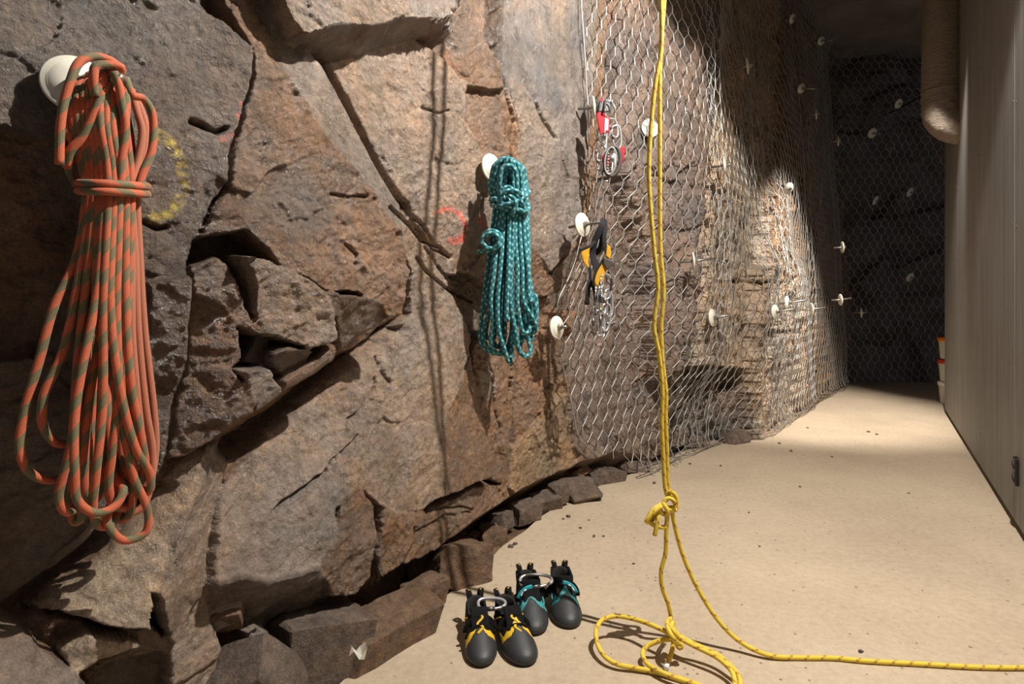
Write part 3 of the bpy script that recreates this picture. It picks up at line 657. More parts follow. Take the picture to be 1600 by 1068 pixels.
def wire_mesh(E, fn, keep, r):
    P, Q, K = [], [], []
    for a, b, k in E:
        P.append(a); Q.append(b); K.append(k)
    P, Q = np.array(P), np.array(Q); K = np.array(K)
    A, B = fn(P), fn(Q)
    ok = keep(A) & keep(B); A, B, K = A[ok], B[ok], K[ok]
    t = B-A; L = np.linalg.norm(t, axis=1, keepdims=True); t = t/np.maximum(L, 1e-6)
    ref = np.where(np.abs(t[:, 2:3]) < .9, np.array([[0, 0, 1.0]]), np.array([[1.0, 0, 0]]))
    n1 = np.cross(t, ref); n1 /= np.linalg.norm(n1, axis=1, keepdims=True); n2 = np.cross(t, n1)
    rr = np.where(K == 1, r*1.5, r)[:, None]
    ring = []
    ns = 5
    for base_ in (A - t*rr*.5, B + t*rr*.5):
        for k in range(ns):
            a = 2*math.pi*k/ns; ring.append(base_ + rr*(n1*math.cos(a) + n2*math.sin(a)))
    V = np.stack(ring, 1).reshape(-1, 3); N = len(A)
    o = (np.arange(N)*2*ns)[:, None]
    fs_ = []
    for k in range(ns):
        fs_.append(np.concatenate([o+k, o+(k+1) % ns, o+ns+(k+1) % ns, o+ns+k], 1))
    q = np.concatenate(fs_, 0).astype(np.int32)
    me = bpy.data.meshes.new('wire_net')
    me.vertices.add(len(V)); me.vertices.foreach_set('co', V.astype(np.float32).reshape(-1))
    me.loops.add(q.size); me.loops.foreach_set('vertex_index', q.reshape(-1))
    me.polygons.add(len(q)); me.polygons.foreach_set('loop_start', np.arange(0, q.size, 4, dtype=np.int32))
    me.update(calc_edges=True); return me
def proj(A):
    return CX + F_PX*A[:, 0]/A[:, 1], HY - F_PX*(A[:, 2]-H)/A[:, 1]
def near_fn(st):
    s, t = st[:, 0], st[:, 1]
    wob = .012*np.stack([fbm(s*3, t*3, 3, 301), fbm(s*3, t*3, 3, 305)], 1)
    s = s + wob[:, 0] + .05*np.sin(t*1.3)*0; v = t + wob[:, 1] - .02
    u = np.interp(s, s_of, ud)
    d = nd(u, v)
    pl = np.interp(u, ud, dens)-1
    d = d + .020*np.clip(pl, 0, 2)*np.sin(s*2*math.pi/.42) + .015*fbm(s*2, t*2, 2, 311)
    # foot of the net spreads over the slab's edge
    ft_ = np.clip((.16-v)/.18, 0, 1); d = d + .07*ft_**2*np.clip((u-1.9)/.4, .2, 1)
    v = np.where(v < .02, .012 + .02*(fbm(s*9, t*9, 2, 313)+.5)*np.clip((u-1.6)/.3, 0, 1) + np.where(u < 1.75, v-.012, 0), v)
    b = P0[None] + AU[None]*u[:, None] + NU[None]*d[:, None]
    return np.concatenate([b, v[:, None]], 1)
LEFT_Y = np.array([-200, 0, 100, 200, 330, 345, 420, 470, 520, 600, 650, 690, 712, 726, 740])
LEFT_X = np.array([912, 908, 915, 920, 922, 915, 895, 872, 868, 886, 897, 906, 935, 975, 1030])
def near_keep(A):
    x, y = proj(A)
    return (x > np.interp(y, LEFT_Y, LEFT_X)) & (A[:, 1] < 6.9) & (A[:, 2] > -.03) & (A[:, 2] < 3.98) & ((A[:, 2] > .035) | (x < 1066))
me = wire_mesh(net_edges(s_of[-1], 4.1), near_fn, near_keep, .0023)
net = link('wire_net', me, M['wire'])
tag(net, 'grey hexagonal wire net draped over the rock from the red climbing gear rightward', 'wire netting')
# border wire along the net's free edge
bl = []
for y_ in list(range(-160, 735, 30)):
    x_ = float(np.interp(y_, LEFT_Y, LEFT_X)); u_, v_ = UV(x_, y_, -.18); bl.append(W(x_, y_, float(nd(np.array([u_]), np.array([v_]))[0])))
MB().tube(spline(bl, .03), .0028, 6).build('selvedge_wire', M['wire'], net)
for k in range(3):
    bl = []
    for u_ in np.arange(2.35, 7.0, .09):
        v_ = .05 - .018*k + .012*math.sin(u_*9+k); d_ = float(nd(np.array([u_]), np.array([v_]))[0]) + .03 + .012*math.sin(u_*14 + k*2)
        bl.append(WP(u_, max(.006, v_), d_))
    MB().tube(spline(bl, .03), .0026, 6).build('bottom_wire', M['wire'], net)
def far_fn(st):
    s, t = st[:, 0], st[:, 1]
    x = 3.55 + s + .02*fbm(s*3, t*3, 2, 321); z = t - .02 + .02*fbm(s*3, t*3, 2, 322)
    y = 6.62 + .14*fbm(x*1.3, z*1.3, 3, 323) - .12*np.clip((.3-z)/.3, 0, 1)**2 + .22*np.clip((z-3.0)/1, 0, 1) - .10*np.sin(x*5)*.3
    return np.stack([x, y, z], 1)
me = wire_mesh(net_edges(3.4, 4.1), far_fn, lambda A: (A[:, 2] > .006) & (A[:, 2] < 3.98) & (A[:, 0] > 3.62), .0026)
tag(link('wire_net', me, M['wire']), 'dim hexagonal wire net hanging across the dark rock face at the far end', 'wire netting')

# ------------------------------------------------------------------ bolts with white plates
GB = 'rock bolts with white round plates'
BOLTS = [
 # x, y, depth Y, yaw (0 = facing the camera), diameter, rod length, label
 (768,262,2.11,50,.103,.13,'white round bolt plate with the teal rope coil hung on its rod'),
 (910,351,2.46,48,.103,.11,'white round bolt plate with the yellow and black harness on its rod'),
 (870,511,2.43,50,.096,.05,'white round plate at the left net edge, right of the teal rope foot'),
 (927,168,2.62,86,.100,.10,'white bolt plate seen edge-on behind the red climbing gear'),
 (1016,200,3.06,12,.100,.03,'white round bolt plate right behind the hanging yellow rope'),
 (1132,258,3.35,66,.100,.04,'narrow white bolt plate on the net pleats right of the yellow rope'),
 (1168,103,3.7,64,.100,.04,'white bolt plate near the picture top on the pleated part of the net'),
 (1232,294,4.2,22,.085,.02,'tilted white oval bolt plate on orange-brown rock above the brightest spot'),
 (1083,408,3.1,78,.100,.10,'white bolt plate seen almost edge-on beside the yellow rope at mid height'),
 (1113,496,3.32,50,.103,.10,'large white bolt plate with protruding rod, low on the net right of the yellow rope'),
 (1211,487,3.92,40,.100,.12,'white bolt plate on the brightest lit rock, left of a pair of plates'),
 (1230,473,4.05,50,.100,.12,'white bolt plate on the brightest lit rock, right of a pair of plates'),
 (1268,483,4.45,78,.100,.10,'edge-on white bolt plate with long rod right of the brightest lit rock'),
 (1313,468,5.0,80,.100,.09,'edge-on white bolt plate with long rod at the start of the dark bay'),
 (1346,488,5.85,54,.100,.05,'white bolt plate low in the far dark corner, lowest on the unlit net'),
 (1316,386,5.1,76,.100,.03,'narrow white bolt plate in half shadow above two long-rodded plates'),
 (1368,313,6.35,40,.105,.03,'pale oval bolt plate in the dark bay, left of two at the same height'),
 (1422,300,6.4,30,.105,.03,'pale round bolt plate in the dark bay, right of two at the same height'),
 (1363,208,6.35,15,.110,.10,'brightest round bolt plate in the dark bay, with short rod pointing up right'),
 (1404,162,6.4,20,.105,.03,'pale bolt plate in the dark bay nearest the silver duct'),
 (1283,64,5.6,20,.080,.12,'pale bolt plate with rod just under the dark ceiling'),
 (1238,29,4.9,40,.080,.03,'pale bolt plate highest on the net beside the ceiling edge'),
 (1252,138,4.9,30,.085,.12,'pale tilted bolt plate with upright rod in the upper dark part of the net'),
 (1275,178,4.9,62,.090,.03,'narrow pale bolt plate below the tilted one in the upper dark part of the net'),
 (1309,220,5.2,70,.090,.03,'narrow pale bolt plate midway along the shaded fold of the net'),
 (1422,433,6.4,20,.105,.02,'dim grey bolt plate low on the far end net'),
]
def bolt(x, y, Y, yaw, dia, rod, label, rod_dir=None, tip=None):
    p = D(x, y, Y); a = math.radians(yaw); nrm = Vector((math.sin(a), -math.cos(a), .06)).normalized()
    if yaw < 45 and Y > 4: nrm = (nrm + Vector((0, 0, -.55))).normalized()
    e = empty('rock_bolt', p, label, 'bolt plate', GB)
    R = dia/2
    MB().lathe([(R*.96, -.004), (R, -.002), (R, .002), (R*.96, .004), (R*.80, .003), (R*.76, .006), (R*.3, .010), (R*.26, .010)], p, nrm, 36).build('plate', M['plate'], e)
    MB().lathe([(.011, .009), (.013, .011), (.013, .022), (.011, .024)], p, nrm, 6).build('nut', M['zinc'], e, False)
    rd = (tip - p).normalized() if tip is not None else (nrm + Vector((.28, 0, .12)) if rod > .08 else nrm).normalized()
    L = (tip-p).length if tip is not None else rod
    MB().tube([p - nrm*.07, p, p + rd*.02, p + rd*L], .0065, 10).build('rod', M['zinc'], e)
    return e
for b in BOLTS:
    tip = None
    if b[0] == 768: tip = D(803, 256, 1.99)
    if b[0] == 910: tip = D(946, 346, 2.38)
    if b[0] == 927: tip = D(958, 158, 2.52)
    bolt(*b, tip=tip)
tipO = W(190, 121, .185)
p0 = W(118, 132, .055)
bolt(118, 132, p0.y, 40, .105, .1, 'white round bolt plate half hidden behind the orange rope coil', tip=tipO)


# ------------------------------------------------------------------ ORANGE ROPE COIL
rnd = random.Random(3)
ro = empty('climbing_rope', W(178, 460, .06), 'orange and olive striped climbing rope coil hanging at the far left of the rock', 'climbing rope')
RO = .0071
def wpts(l): return [W(*p) for p in l]
def strand(name, pts, mat, par, r, step=.007, n=10):
    return MB().tube(spline(pts, step), r, n, uo=rnd.uniform(0, .3)).build(name, mat, par)
def full_loop(tf, wf, low, wb, tb, df, db):
    """one loop of a hung coil: over the rod, down through the wrap, round the bottom and back up behind"""
    tx = 150 + (tf-150)*.35
    up = [(tx+6, 126, .11), (tx+2, 117, .125), (tx+2, 119, df-.02), (tf-2, 140, df), (tf, 200, df+.008), (wf+(tf-wf)*.25, 255, df), (wf, 293, df)]
    dn = [(wb, 293, db), (wb+(tb-wb)*.3, 250, db), (tb, 190, db), (tx+10, 132, db)]
    return wpts(up + low + dn)
LOW = [
 (116,135,[(120,400,.125),(84,480,.12),(62,560,.115),(37,650,.11),(32,710,.11),(52,742,.11),(84,749,.105),(112,728,.09),(124,600,.08),(132,440,.08)],140,118,.135,.085),
 (124,141,[(124,430,.135),(98,550,.13),(68,620,.125),(68,665,.12),(88,692,.12),(108,690,.11),(128,650,.10),(138,480,.09)],146,128,.14,.09),
 (134,148,[(138,420,.145),(122,560,.145),(112,690,.14),(98,745,.13),(92,780,.125),(104,800,.12),(122,790,.10),(140,700,.09),(150,460,.085)],152,140,.145,.085),
 (142,155,[(150,430,.15),(152,500,.15),(182,618,.15),(209,744,.15),(231,799,.15),(227,832,.148),(194,844,.145),(168,817,.14),(172,790,.12),(196,770,.09),(190,600,.08),(170,450,.08)],166,150,.15,.08),
 (150,162,[(152,450,.16),(118,640,.165),(117,740,.165),(122,783,.16),(150,801,.16),(180,790,.155),(193,763,.145),(180,745,.12),(168,640,.10),(168,460,.09)],172,158,.155,.09),
 (158,170,[(162,470,.165),(160,640,.16),(150,740,.155),(146,800,.14),(156,822,.13),(176,818,.12),(188,780,.10),(190,600,.09)],180,165,.16,.085),
 (167,178,[(172,470,.165),(186,600,.165),(212,700,.16),(234,740,.15),(232,768,.14),(214,770,.13),(196,745,.11),(186,600,.09)],188,172,.16,.085),
 (176,186,[(182,470,.16),(184,620,.155),(176,700,.15),(170,760,.14),(178,790,.13),(196,792,.12),(206,760,.10),(200,560,.09)],196,182,.16,.09),
 (186,196,[(196,460,.155),(205,600,.155),(222,690,.15),(226,730,.14),(214,752,.13),(196,730,.12),(192,620,.10),(198,470,.09)],204,192,.155,.085),
 (196,205,[(200,470,.15),(192,600,.15),(205,700,.14),(208,770,.13),(200,806,.12),(186,812,.11),(180,780,.10),(196,600,.085)],210,200,.15,.08),
 (128,150,[(140,500,.13),(128,620,.12),(138,700,.12),(128,770,.11),(125,812,.105),(116,815,.10),(112,770,.09),(130,600,.085)],158,134,.13,.085),
 (160,176,[(160,500,.14),(140,620,.135),(132,720,.13),(136,775,.12),(150,780,.11),(160,740,.10),(168,600,.09)],184,170,.14,.085),
]
for tf, wf, low, wb, tb, df, db in LOW:
    strand('rope_loop', full_loop(tf, wf, low, wb, tb, df, db), M['orange'], ro, RO)
# side bights above the wrap
for l in ([(188,106,.15),(172,94,.155),(146,88,.16),(124,97,.165),(109,130,.165),(99,165,.16),(94,205,.155),(93,257,.15)],
          [(196,122,.15),(208,150,.155),(222,152,.15),(236,172,.145),(240,205,.14),(236,240,.14),(224,268,.14),(214,300,.14)],
          [(148,150,.17),(146,122,.178),(150,103,.18),(166,101,.18),(186,103,.18),(191,108,.178),(180,113,.17),(166,108,.16),(160,126,.165),(152,150,.165)],
          [(178,112,.18),(186,135,.18),(190,160,.178),(196,200,.172),(190,250,.165),(188,293,.16)],
          [(150,128,.10),(120,128,.12),(104,158,.13),(103,200,.135),(116,226,.14),(126,250,.13),(134,290,.12)],
          [(104,262,.13),(110,235,.145),(128,215,.155),(146,180,.165),(162,142,.165),(172,124,.15)],
          [(120,290,.10),(108,262,.11),(120,235,.11),(118,205,.105),(110,180,.10),(118,150,.10),(140,132,.10)]):
    strand('rope_bight', wpts(l), M['orange'], ro, RO)
# plain sun-bleached strands on the right
for l in ([(205,140,.09),(216,180,.10),(222,205,.10),(216,250,.10),(206,293,.11),(211,400,.11),(216,520,.11),(228,640,.11),(238,705,.105),(234,762,.10),(222,792,.10),(204,802,.095),(196,790,.09)],
          [(212,150,.08),(228,200,.09),(220,260,.09),(214,293,.095),(218,400,.095),(226,520,.095),(240,640,.09),(243,700,.085),(236,745,.08),(225,765,.08)],
          [(200,293,.12),(205,400,.12),(206,520,.12),(214,620,.12),(222,700,.11),(222,740,.105),(214,752,.10)]):
    strand('bleached_strand', wpts(l), M['plain'], ro, RO*.95).__setitem__('label', 'plain faded salmon strands of the coil')
for k, yc in enumerate((287, 299)):
    l = []
    for i in range(26):
        a = 2*math.pi*i/26
        l.append(W(176+54*math.cos(a), yc+5*math.sin(a)*0+ (4 if math.cos(a) > 0 else -1)*abs(math.cos(a)), .118 - .062*math.sin(a)*-1*1.0))
    MB().tube(spline(l, .006, True), RO, 10, closed=True).build('wrap', M['orange'], ro)

# ------------------------------------------------------------------ TEAL ROPE COIL (hangs ~2.1 m away)
YT = 2.06
te = empty('climbing_rope', D(795, 400, YT+.05), 'teal flecked climbing rope coil hanging in the middle of the rock', 'climbing rope')
RT = .0079
def T(l): return [D(x, y, YT - dz) for x, y, dz in l]
tl = [(770,772,757,.03),(776,778,760,.045),(782,784,768,.06),(788,789,778,.065),(794,795,790,.07),(800,801,797,.065),(806,807,806,.06),(811,812,816,.05),(816,817,826,.04),(819,820,832,.03)]
tb_ = [[(752,500),(752,535),(768,551),(788,548),(797,530)], [(765,480),(755,520),(764,545),(785,553),(796,545)], [(770,500),(768,540),(778,552),(786,540)],
       [(780,520),(788,545),(793,562),(797,566),(799,555)], [(792,500),(800,490),(806,500),(800,530)], [(806,520),(812,548),(822,557),(829,548),(824,522)],
       [(812,500),(818,520),(826,518),(828,500)], [(822,480),(834,500),(838,515),(830,520),(824,510)], [(833,470),(837,490),(834,505),(826,505)], [(836,460),(838,500),(832,518),(822,516)]]
tl += [(774,775,765,.0),(790,791,782,.03),(800,803,800,.03),(814,815,820,.02),(786,786,774,.02)]
tb_ += [[(762,500),(760,525),(770,530),(776,505)], [(782,510),(786,540),(794,548),(799,530)], [(802,510),(804,535),(812,540),(815,520)], [(820,500),(822,528),(830,530),(832,505)], [(772,505),(770,530),(778,542),(786,525)]]
for (xt, xw, xl, dz), b in zip(tl, tb_):
    j = lambda s: rnd.uniform(-s, s)
    cx_ = 795
    arc = [(xt-4, 330, dz-.03), (xt-5, 285, dz-.02), (cx_+(xt-cx_)*.62, 258+abs(xt-cx_)*.35, dz), (cx_+(xt-cx_)*.55+4, 247+abs(xt-cx_)*.35, dz+.01)] if xt < 795 else \
          [(xt+3, 330, dz-.03), (xt+2, 285, dz-.02), (xt-2, 262, dz), (cx_+(xt-cx_)*.5, 248+(xt-cx_)*.25, dz+.01)]
    l = [arc[3], arc[2], arc[1]]
    l += [(xw+j(2), 318, dz), (xw+(xl-xw)*.3+j(2), 370, dz), (xw+(xl-xw)*.6+j(3), 420, dz+.01), (xl+j(2), 470, dz+.01)]
    l += [(x, y, dz+.005-.01*i) for i, (x, y) in enumerate(b)]
    xr = b[-1][0]
    l += [(xr+j(3), 470, dz-.05), (xw+6+j(3), 400, dz-.045), (xw+3, 318, dz-.04), (xt+2, 280, dz-.04), (cx_+(xt-cx_)*.6, 255, dz-.02)]
    strand('rope_loop', T(l), M['teal'], te, RT, .008)
for l in ([(776,318,.02),(772,280,.04),(778,256,.06),(790,248,.065),(804,252,.06),(813,270,.05),(815,300,.04),(812,330,.03)],
          [(783,318,.04),(781,285,.07),(785,263,.08),(795,258,.08),(805,265,.075),(808,285,.07),(806,318,.06)],
          [(769,318,.02),(768,290,.03),(771,262,.05),(782,250,.055),(797,246,.055)]):
    strand('rope_bight', T(l), M['teal'], te, RT)
for l in ([(766,312,.02),(775,311,.08),(790,320,.09),(806,326,.09),(822,330,.06),(826,322,.03),(812,312,.0),(785,306,-.01),(766,312,.02)],
          [(768,320,.02),(780,322,.085),(800,316,.10),(818,308,.075),(826,300,.05),(824,295,.04),(812,306,.08),(800,312,.095)],
          [(800,335,.09),(806,315,.10),(792,302,.095),(786,296,.09),(795,292,.09),(806,302,.095),(816,318,.08),(822,334,.05)],
          [(792,330,.08),(782,312,.09),(788,300,.10),(806,298,.10),(816,306,.09)]):
    strand('wrap', T(l), M['teal'], te, RT)
l = [(755,378,.03),(757,366,.06),(768,360,.075),(781,366,.08),(783,379,.08),(774,388,.085),(760,386,.085),(753,376,.08),(758,368,.085),(770,364,.09),(779,371,.095),(776,384,.09),(764,391,.08),(752,392,.06),(747,394,.05)]
strand('knot', T(l), M['teal'], te, RT)

# ------------------------------------------------------------------ YELLOW ROPE hanging from the ceiling
YY = 1.555
ye = empty('hanging_rope', D(1042, 990, YY), 'yellow rope hanging in the middle and knotted in loops on the floor', 'rope')
RY = .0060
topz = 3.99
l1 = [(1030,-640),(1020,-420),(1028,-250),(1024,-130),(1031,-50),(1033,0),(1033,80),(1025,125),(1017,200),(1014,275),(1022,390),(1028,450),(1022,512),(1029,550),(1035,610),(1034,662),(1036,710),(1040,765),(1044,778)]
l2 = [(1046,-640),(1048,-420),(1044,-250),(1046,-100),(1038,0),(1031.5,100),(1031,200),(1031,280),(1032,390),(1037,456),(1033,512),(1036,570),(1041,617),(1040,645),(1042,700),(1044,760),(1047,775)]
for l, dy in ((l1, .0), (l2, .012)):
    p = [D(x, y, YY+dy) for x, y in l]; p.insert(0, Vector((p[0].x, p[0].y, topz)))
    strand('hanging_strand', p, M['yellow'], ye, RY, .012)
def Q(l): return [D(x, y, YY-dz) for x, y, dz in l]
for l in ([(1044,770,.0),(1050,768,.012),(1057,778,.012),(1055,790,.014),(1045,796,.016),(1038,788,.014),(1041,779,.012),(1050,779,.016),(1054,786,.018)],
          [(1040,782,-.01),(1048,773,-.012),(1057,782,-.01),(1056,795,.0),(1048,797,.012),(1041,792,.016)],
          [(1036,784,.012),(1040,792,.02),(1043,800,.02),(1037,803,.016),(1031,793,.014),(1033,786,.01)]):
    strand('top_knot', Q(l), M['yellow'], ye, RY, .005)
for l in ([(1038,788,.01),(1026,792,.014),(1017,801,.016),(1012,812,.016),(1018,818,.018),(1030,823,.018),(1040,822,.012),(1042,810,.0),(1040,798,-.006)],
          [(1034,790,.02),(1024,798,.024),(1016,806,.024),(1010,814,.022),(1016,815,.012),(1023,806,.01),(1028,797,.008)],
          [(1030,796,.012),(1028,808,.022),(1026,822,.026),(1023,836,.026)]):
    strand('small_loop', Q(l), M['yellow'], ye, RY, .005)
strand('left_strand', Q([(1042,790,.012),(1043,800,.012),(1041,832,.012),(1040,863,.012),(1033,893,.012),(1035,918,.012),(1044,943,.01),(1049,967,.008),(1049,985,.008)]), M['yellow'], ye, RY)
rs = Q([(1047,790,.006),(1050,800,.006),(1057,832,.006),(1069,872,.008),(1090,918,.014)])
rs += [D(1121,967,YY-.035), D(1155,1001,YY-.055), FL(1200,1023,.010), FL(1250,1027,RY), FL(1300,1027.5,RY), FL(1350,1032,RY), FL(1440,1037,RY), FL(1530,1042,RY), FL(1620,1042,RY), FL(1760,1030,RY)]
strand('floor_tail', rs, M['yellow'], ye, RY, .01)
def G(l): return [FL(x, y, z) for x, y, z in l]
strand('floor_loop', G([(1060,1004,.035),(1046,990,.06),(1023,978,.065),(992,967,.06),(961,962,.06),(940,969,.055),(931.5,985,.045),(934,1007,.03),(946,1026,.02),(964,1037,.014),(992,1043,.010),(1023,1049,.008),(1053,1057,.008),(1085,1067,.008),(1120,1080,.008),(1150,1083,.010),(1157,1068,.016),(1154,1055,.022),(1140,1038,.03),(1120,1022,.035),(1095,1010,.04),(1070,998,.05),(1056,988,.055)]), M['yellow'], ye, RY)
strand('floor_loop', G([(1056,1000,.05),(1050,998,.05),(1029,1001,.045),(1010,1010,.03),(1004,1022,.022),(1011,1036,.016),(1032,1049,.018),(1060,1060,.018),(1085,1068,.018),(1120,1084,.016),(1146,1080,.02),(1148,1064,.026),(1142,1046,.032),(1121,1027,.04),(1096,1014,.045),(1074,1003,.05),(1058,994,.055)]), M['yellow'], ye, RY)
for l in ([(1049,966,.07),(1043,970,.085),(1044,982,.09),(1050,994,.08),(1058,1002,.06),(1066,1008,.05),(1062,1012,.045),(1054,1000,.06),(1048,986,.08),(1052,972,.085),(1053,984,.07),(1056,996,.06)],
          [(1046,978,.08),(1053,985,.085),(1060,995,.07),(1066,1001,.055)]):
    strand('floor_knot', G(l), M['yellow'], ye, RY, .005)
strand('loose_end', G([(1053,992,.055),(1052,1003,.045),(1049,1020,.025),(1045,1030,.012),(1041,1040,RY)]), M['yellow'], ye, RY)
MB().tube([FL(1042.5,1036,RY+.001), FL(1040.5,1043,RY+.001)], RY*1.1, 10).build('end_tape', M['white'], ye)['label'] = 'white taped rope end'

# ------------------------------------------------------------------ carabiners
def carabiner_pts(L, Wd, k=30):
    out = []
    for i in range(k):
        a = 2*math.pi*i/k; c, s = math.cos(a), math.sin(a)
        out.append((L/2*math.copysign(abs(c)**.75, c), Wd/2*math.copysign(abs(s)**.8, s)*(1+.18*c)))
    return out
def carabiner(top, axis, side, L=.10, Wd=.055, r=.0048, label='', group=None, mat='alu'):
    axis = Vector(axis).normalized(); side = (Vector(side) - axis*axis.dot(Vector(side))).normalized(); c = Vector(top) + axis*(L/2)
    e = empty('carabiner', c, label, 'carabiner', group)
    pp = carabiner_pts(L, Wd); body, gate = [], []
    pts_ = [c - axis*a + side*b for a, b in pp]
    n_ = len(pts_)
    MB().tube(pts_[-4:] + pts_[:20], r, 8).build('body', M[mat], e)
    MB().tube(pts_[19:27], r*.8, 8).build('gate', M[mat], e)
    MB().tube([pts_[22], pts_[24]], r*1.35, 8).build('sleeve', M['dark_alu'], e)
    return e

# ------------------------------------------------------------------ RED CLIMBING GEAR on the plate at the net's edge
YG = 2.50
def gpl(pts_, Y, mat, name, par, th, bev=.002):
    """a shaped plate facing the camera side, outline read off the photo, at distance Y, th thick"""
    c = D(sum(p[0] for p in pts_)/len(pts_), sum(p[1] for p in pts_)/len(pts_), Y)
    poly = [((D(x, y, Y)-c).x, (D(x, y, Y)-c).z) for x, y in pts_]
    mb = MB(); mb.prism(poly, th, Vector((1,0,0)), Vector((0,0,1)), Vector((0,-1,0)), c)
    return mb.build(name, mat, par, False, None, bev)
ga = empty('rope_clamp', D(940, 180, YG), 'red and grey handled rope clamp at the top of the gear beside the net edge', 'climbing gear')
gpl([(931,175),(944,176),(944,181),(953,184),(952.5,206),(946,208),(938,210)], YG, M['red'], 'side_plate', ga, .010)
gpl([(945,184),(951,186),(950,204),(944,204)], YG-.006, M['plate'], 'window', ga, .006)
gpl([(932,158),(938,155),(951,155),(956,160),(954,176),(931,176)], YG+.003, M['dark_alu'], 'housing', ga, .018, .006)
MB().tube(spline([D(945,175,YG-.016), D(953,175,YG-.016), D(954,163,YG-.016), D(949,158,YG-.016), D(945,164,YG-.016)], .004, True), .0022, 8, True).build('lever', M['grey_plastic'], ga)
MB().tube([D(939,156,YG-.012), D(937,166,YG-.018), D(933,176,YG-.012)], .004, 8).build('rib', M['grey_plastic'], ga)
MB().tube([D(946,155,YG-.012), D(945,166,YG-.018), D(942,176,YG-.012)], .004, 8).build('rib', M['grey_plastic'], ga)
MB().tube([D(955,157,YG-.01), D(961,168,YG-.01), D(962,176,YG-.01)], .003, 8).build('latch', M['alu'], ga)
gpl([(937,156),(943,153),(942,158),(938,160)], YG-.014, M['red'], 'tab', ga, .006)
gb = empty('rope_clamp', D(958, 250, YG), 'red handled rope clamp with grey oval ring, lower in the gear beside the net edge', 'climbing gear')
gpl([(940,243),(950,239),(952,256),(945,266),(941,254)], YG, M['red'], 'side_plate', gb, .008)
gpl([(968,231),(977,229),(975,248),(966,272),(960,276),(967,256)], YG+.004, M['red'], 'side_plate', gb, .010)
ov = [D(957+12*math.cos(a)+2.5*math.sin(a)*-1, 252+23*math.sin(a), YG-.012) for a in [2*math.pi*i/24 for i in range(24)]]
MB().tube(spline(ov, .006, True), .0085, 10, True).build('ring_handle', M['grey_plastic'], gb)
ov = [D(954+9*math.cos(a)-2*math.sin(a), 251+21*math.sin(a), YG-.022) for a in [2*math.pi*i/24 for i in range(24)]]
MB().tube(spline(ov, .006, True), .003, 8, True).build('ring_trim', M['alu'], gb)
gpl([(957,240),(963,240),(963,256),(957,270),(955,266)], YG-.004, M['plate'], 'cam_plate', gb, .006)
MB().lathe([(.0, -.005), (.010, -.005), (.010, .006), (.004, .009), (0, .009)], D(957,246,YG-.012), (0,-1,0), 14).build('pivot', M['alu'], gb)
for i in range(7): MB().lathe([(.0, 0), (.0045, 0), (.0035, .005), (0, .006)], D(950.5-.2*i, 240+4.6*i, YG-.016), (0,-1,0), 8).build('tooth', M['alu'], gb)
GC = 'polished carabiners hanging among the red climbing gear'
for (x, y, dx, s, L, dy, lb) in ((938,202,.15,(1,.3,0),.10,.0,'steel carabiner just under the red window plate'), (947,200,-.05,(.4,1,0),.11,-.02,'carabiner turned edge-on in the middle of the red gear'),
        (956,185,.2,(.9,.4,0),.10,.02,'carabiner right of the red window plate'), (938,222,.05,(.8,-.4,0),.10,.0,'carabiner left of the grey oval ring'), (936,240,.0,(.5,.8,0),.09,.02,'lowest left carabiner of the red gear'),
        (962,196,.1,(.8,.1,0),.12,.03,'long carabiner at the right side of the red gear'), (950,262,-.2,(1,.2,0),.07,-.01,'small carabiner at the very bottom of the red gear')):
    carabiner(D(x, y, YG+.022+dy*.5), (dx, 0, -1), s, L*.85, .040, .0038, lb, GC)

# ------------------------------------------------------------------ HARNESS on the plate below
YH = 2.37
ha = empty('climbing_harness', D(938, 400, YH), 'yellow and black climbing harness hanging on a bolt plate at the net edge', 'harness')
def strap(name, pts_, w_, mat, t=.003, ref=Vector((0,-1,0))):
    return MB().tube(spline([D(x, y, YH-dz) for x, y, dz in pts_], .008), 0, 12, flat=(w_, t), ref=ref).build(name, mat, ha)
strap('waist_strap', [(945,343,.0),(941,350,.03),(936,362,.03),(929,378,.02),(926,395,.01),(930,412,.02),(934,425,.03)], .013, M['black_web'])
strap('waist_strap', [(945,343,.0),(946,355,.02),(944,372,.03),(945,385,.03),(950,398,.03),(953,410,.03)], .009, M['black_web'])
strap('rear_strap', [(937,362,.02),(941,372,.01),(938,388,.0),(930,396,-.01)], .012, M['black_web'])
strap('leg_strap', [(930,376,.02),(920,387,.03),(908,392,.03)], .007, M['black_web'])
strap('leg_strap', [(921,415,.03),(922,428,.03),(923,440,.03),(928,452,.03),(930,470,.03)], .006, M['black_web'])
strap('hanging_tail', [(921,438,.03),(919,455,.035),(917,476,.03)], .009, M['black_web'])
gpl([(906,391),(912,388),(922,384),(920,398),(919,412),(921,418),(917,418),(911,408)], YH-.035, M['yellow_web'], 'leg_pad', ha, .012, .004)
gpl([(905,389),(923,382),(922,386),(909,392),(908,396)], YH-.036, M['black_web'], 'pad_edge', ha, .016, .003)
gpl([(942,409),(950,416),(947,424),(943,434),(940,446),(930,447),(928,438),(931,424)], YH-.055, M['yellow_web'], 'leg_pad', ha, .014, .005)
gpl([(948,381),(953,385),(955,396),(953,406),(946,400)], YH-.03, M['yellow_web'], 'belt_pad', ha, .012, .004)
strap('pad_edge', [(927,448,.055),(929,430,.06),(937,414,.06),(943,405,.06)], .005, M['black_web'])
gpl([(942,400),(949,404),(955,406),(961,411),(952,418),(951,423),(947,419),(943,411)], YH-.066, M['grey_plastic'], 'buckle_flap', ha, .008, .003)
strap('gear_loop', [(950,425,.04),(955,436,.05),(955,450,.05),(952,470,.045),(953,485,.04)], .004, M['black_web'])
HC = 'polished carabiners clipped to the yellow and black harness'
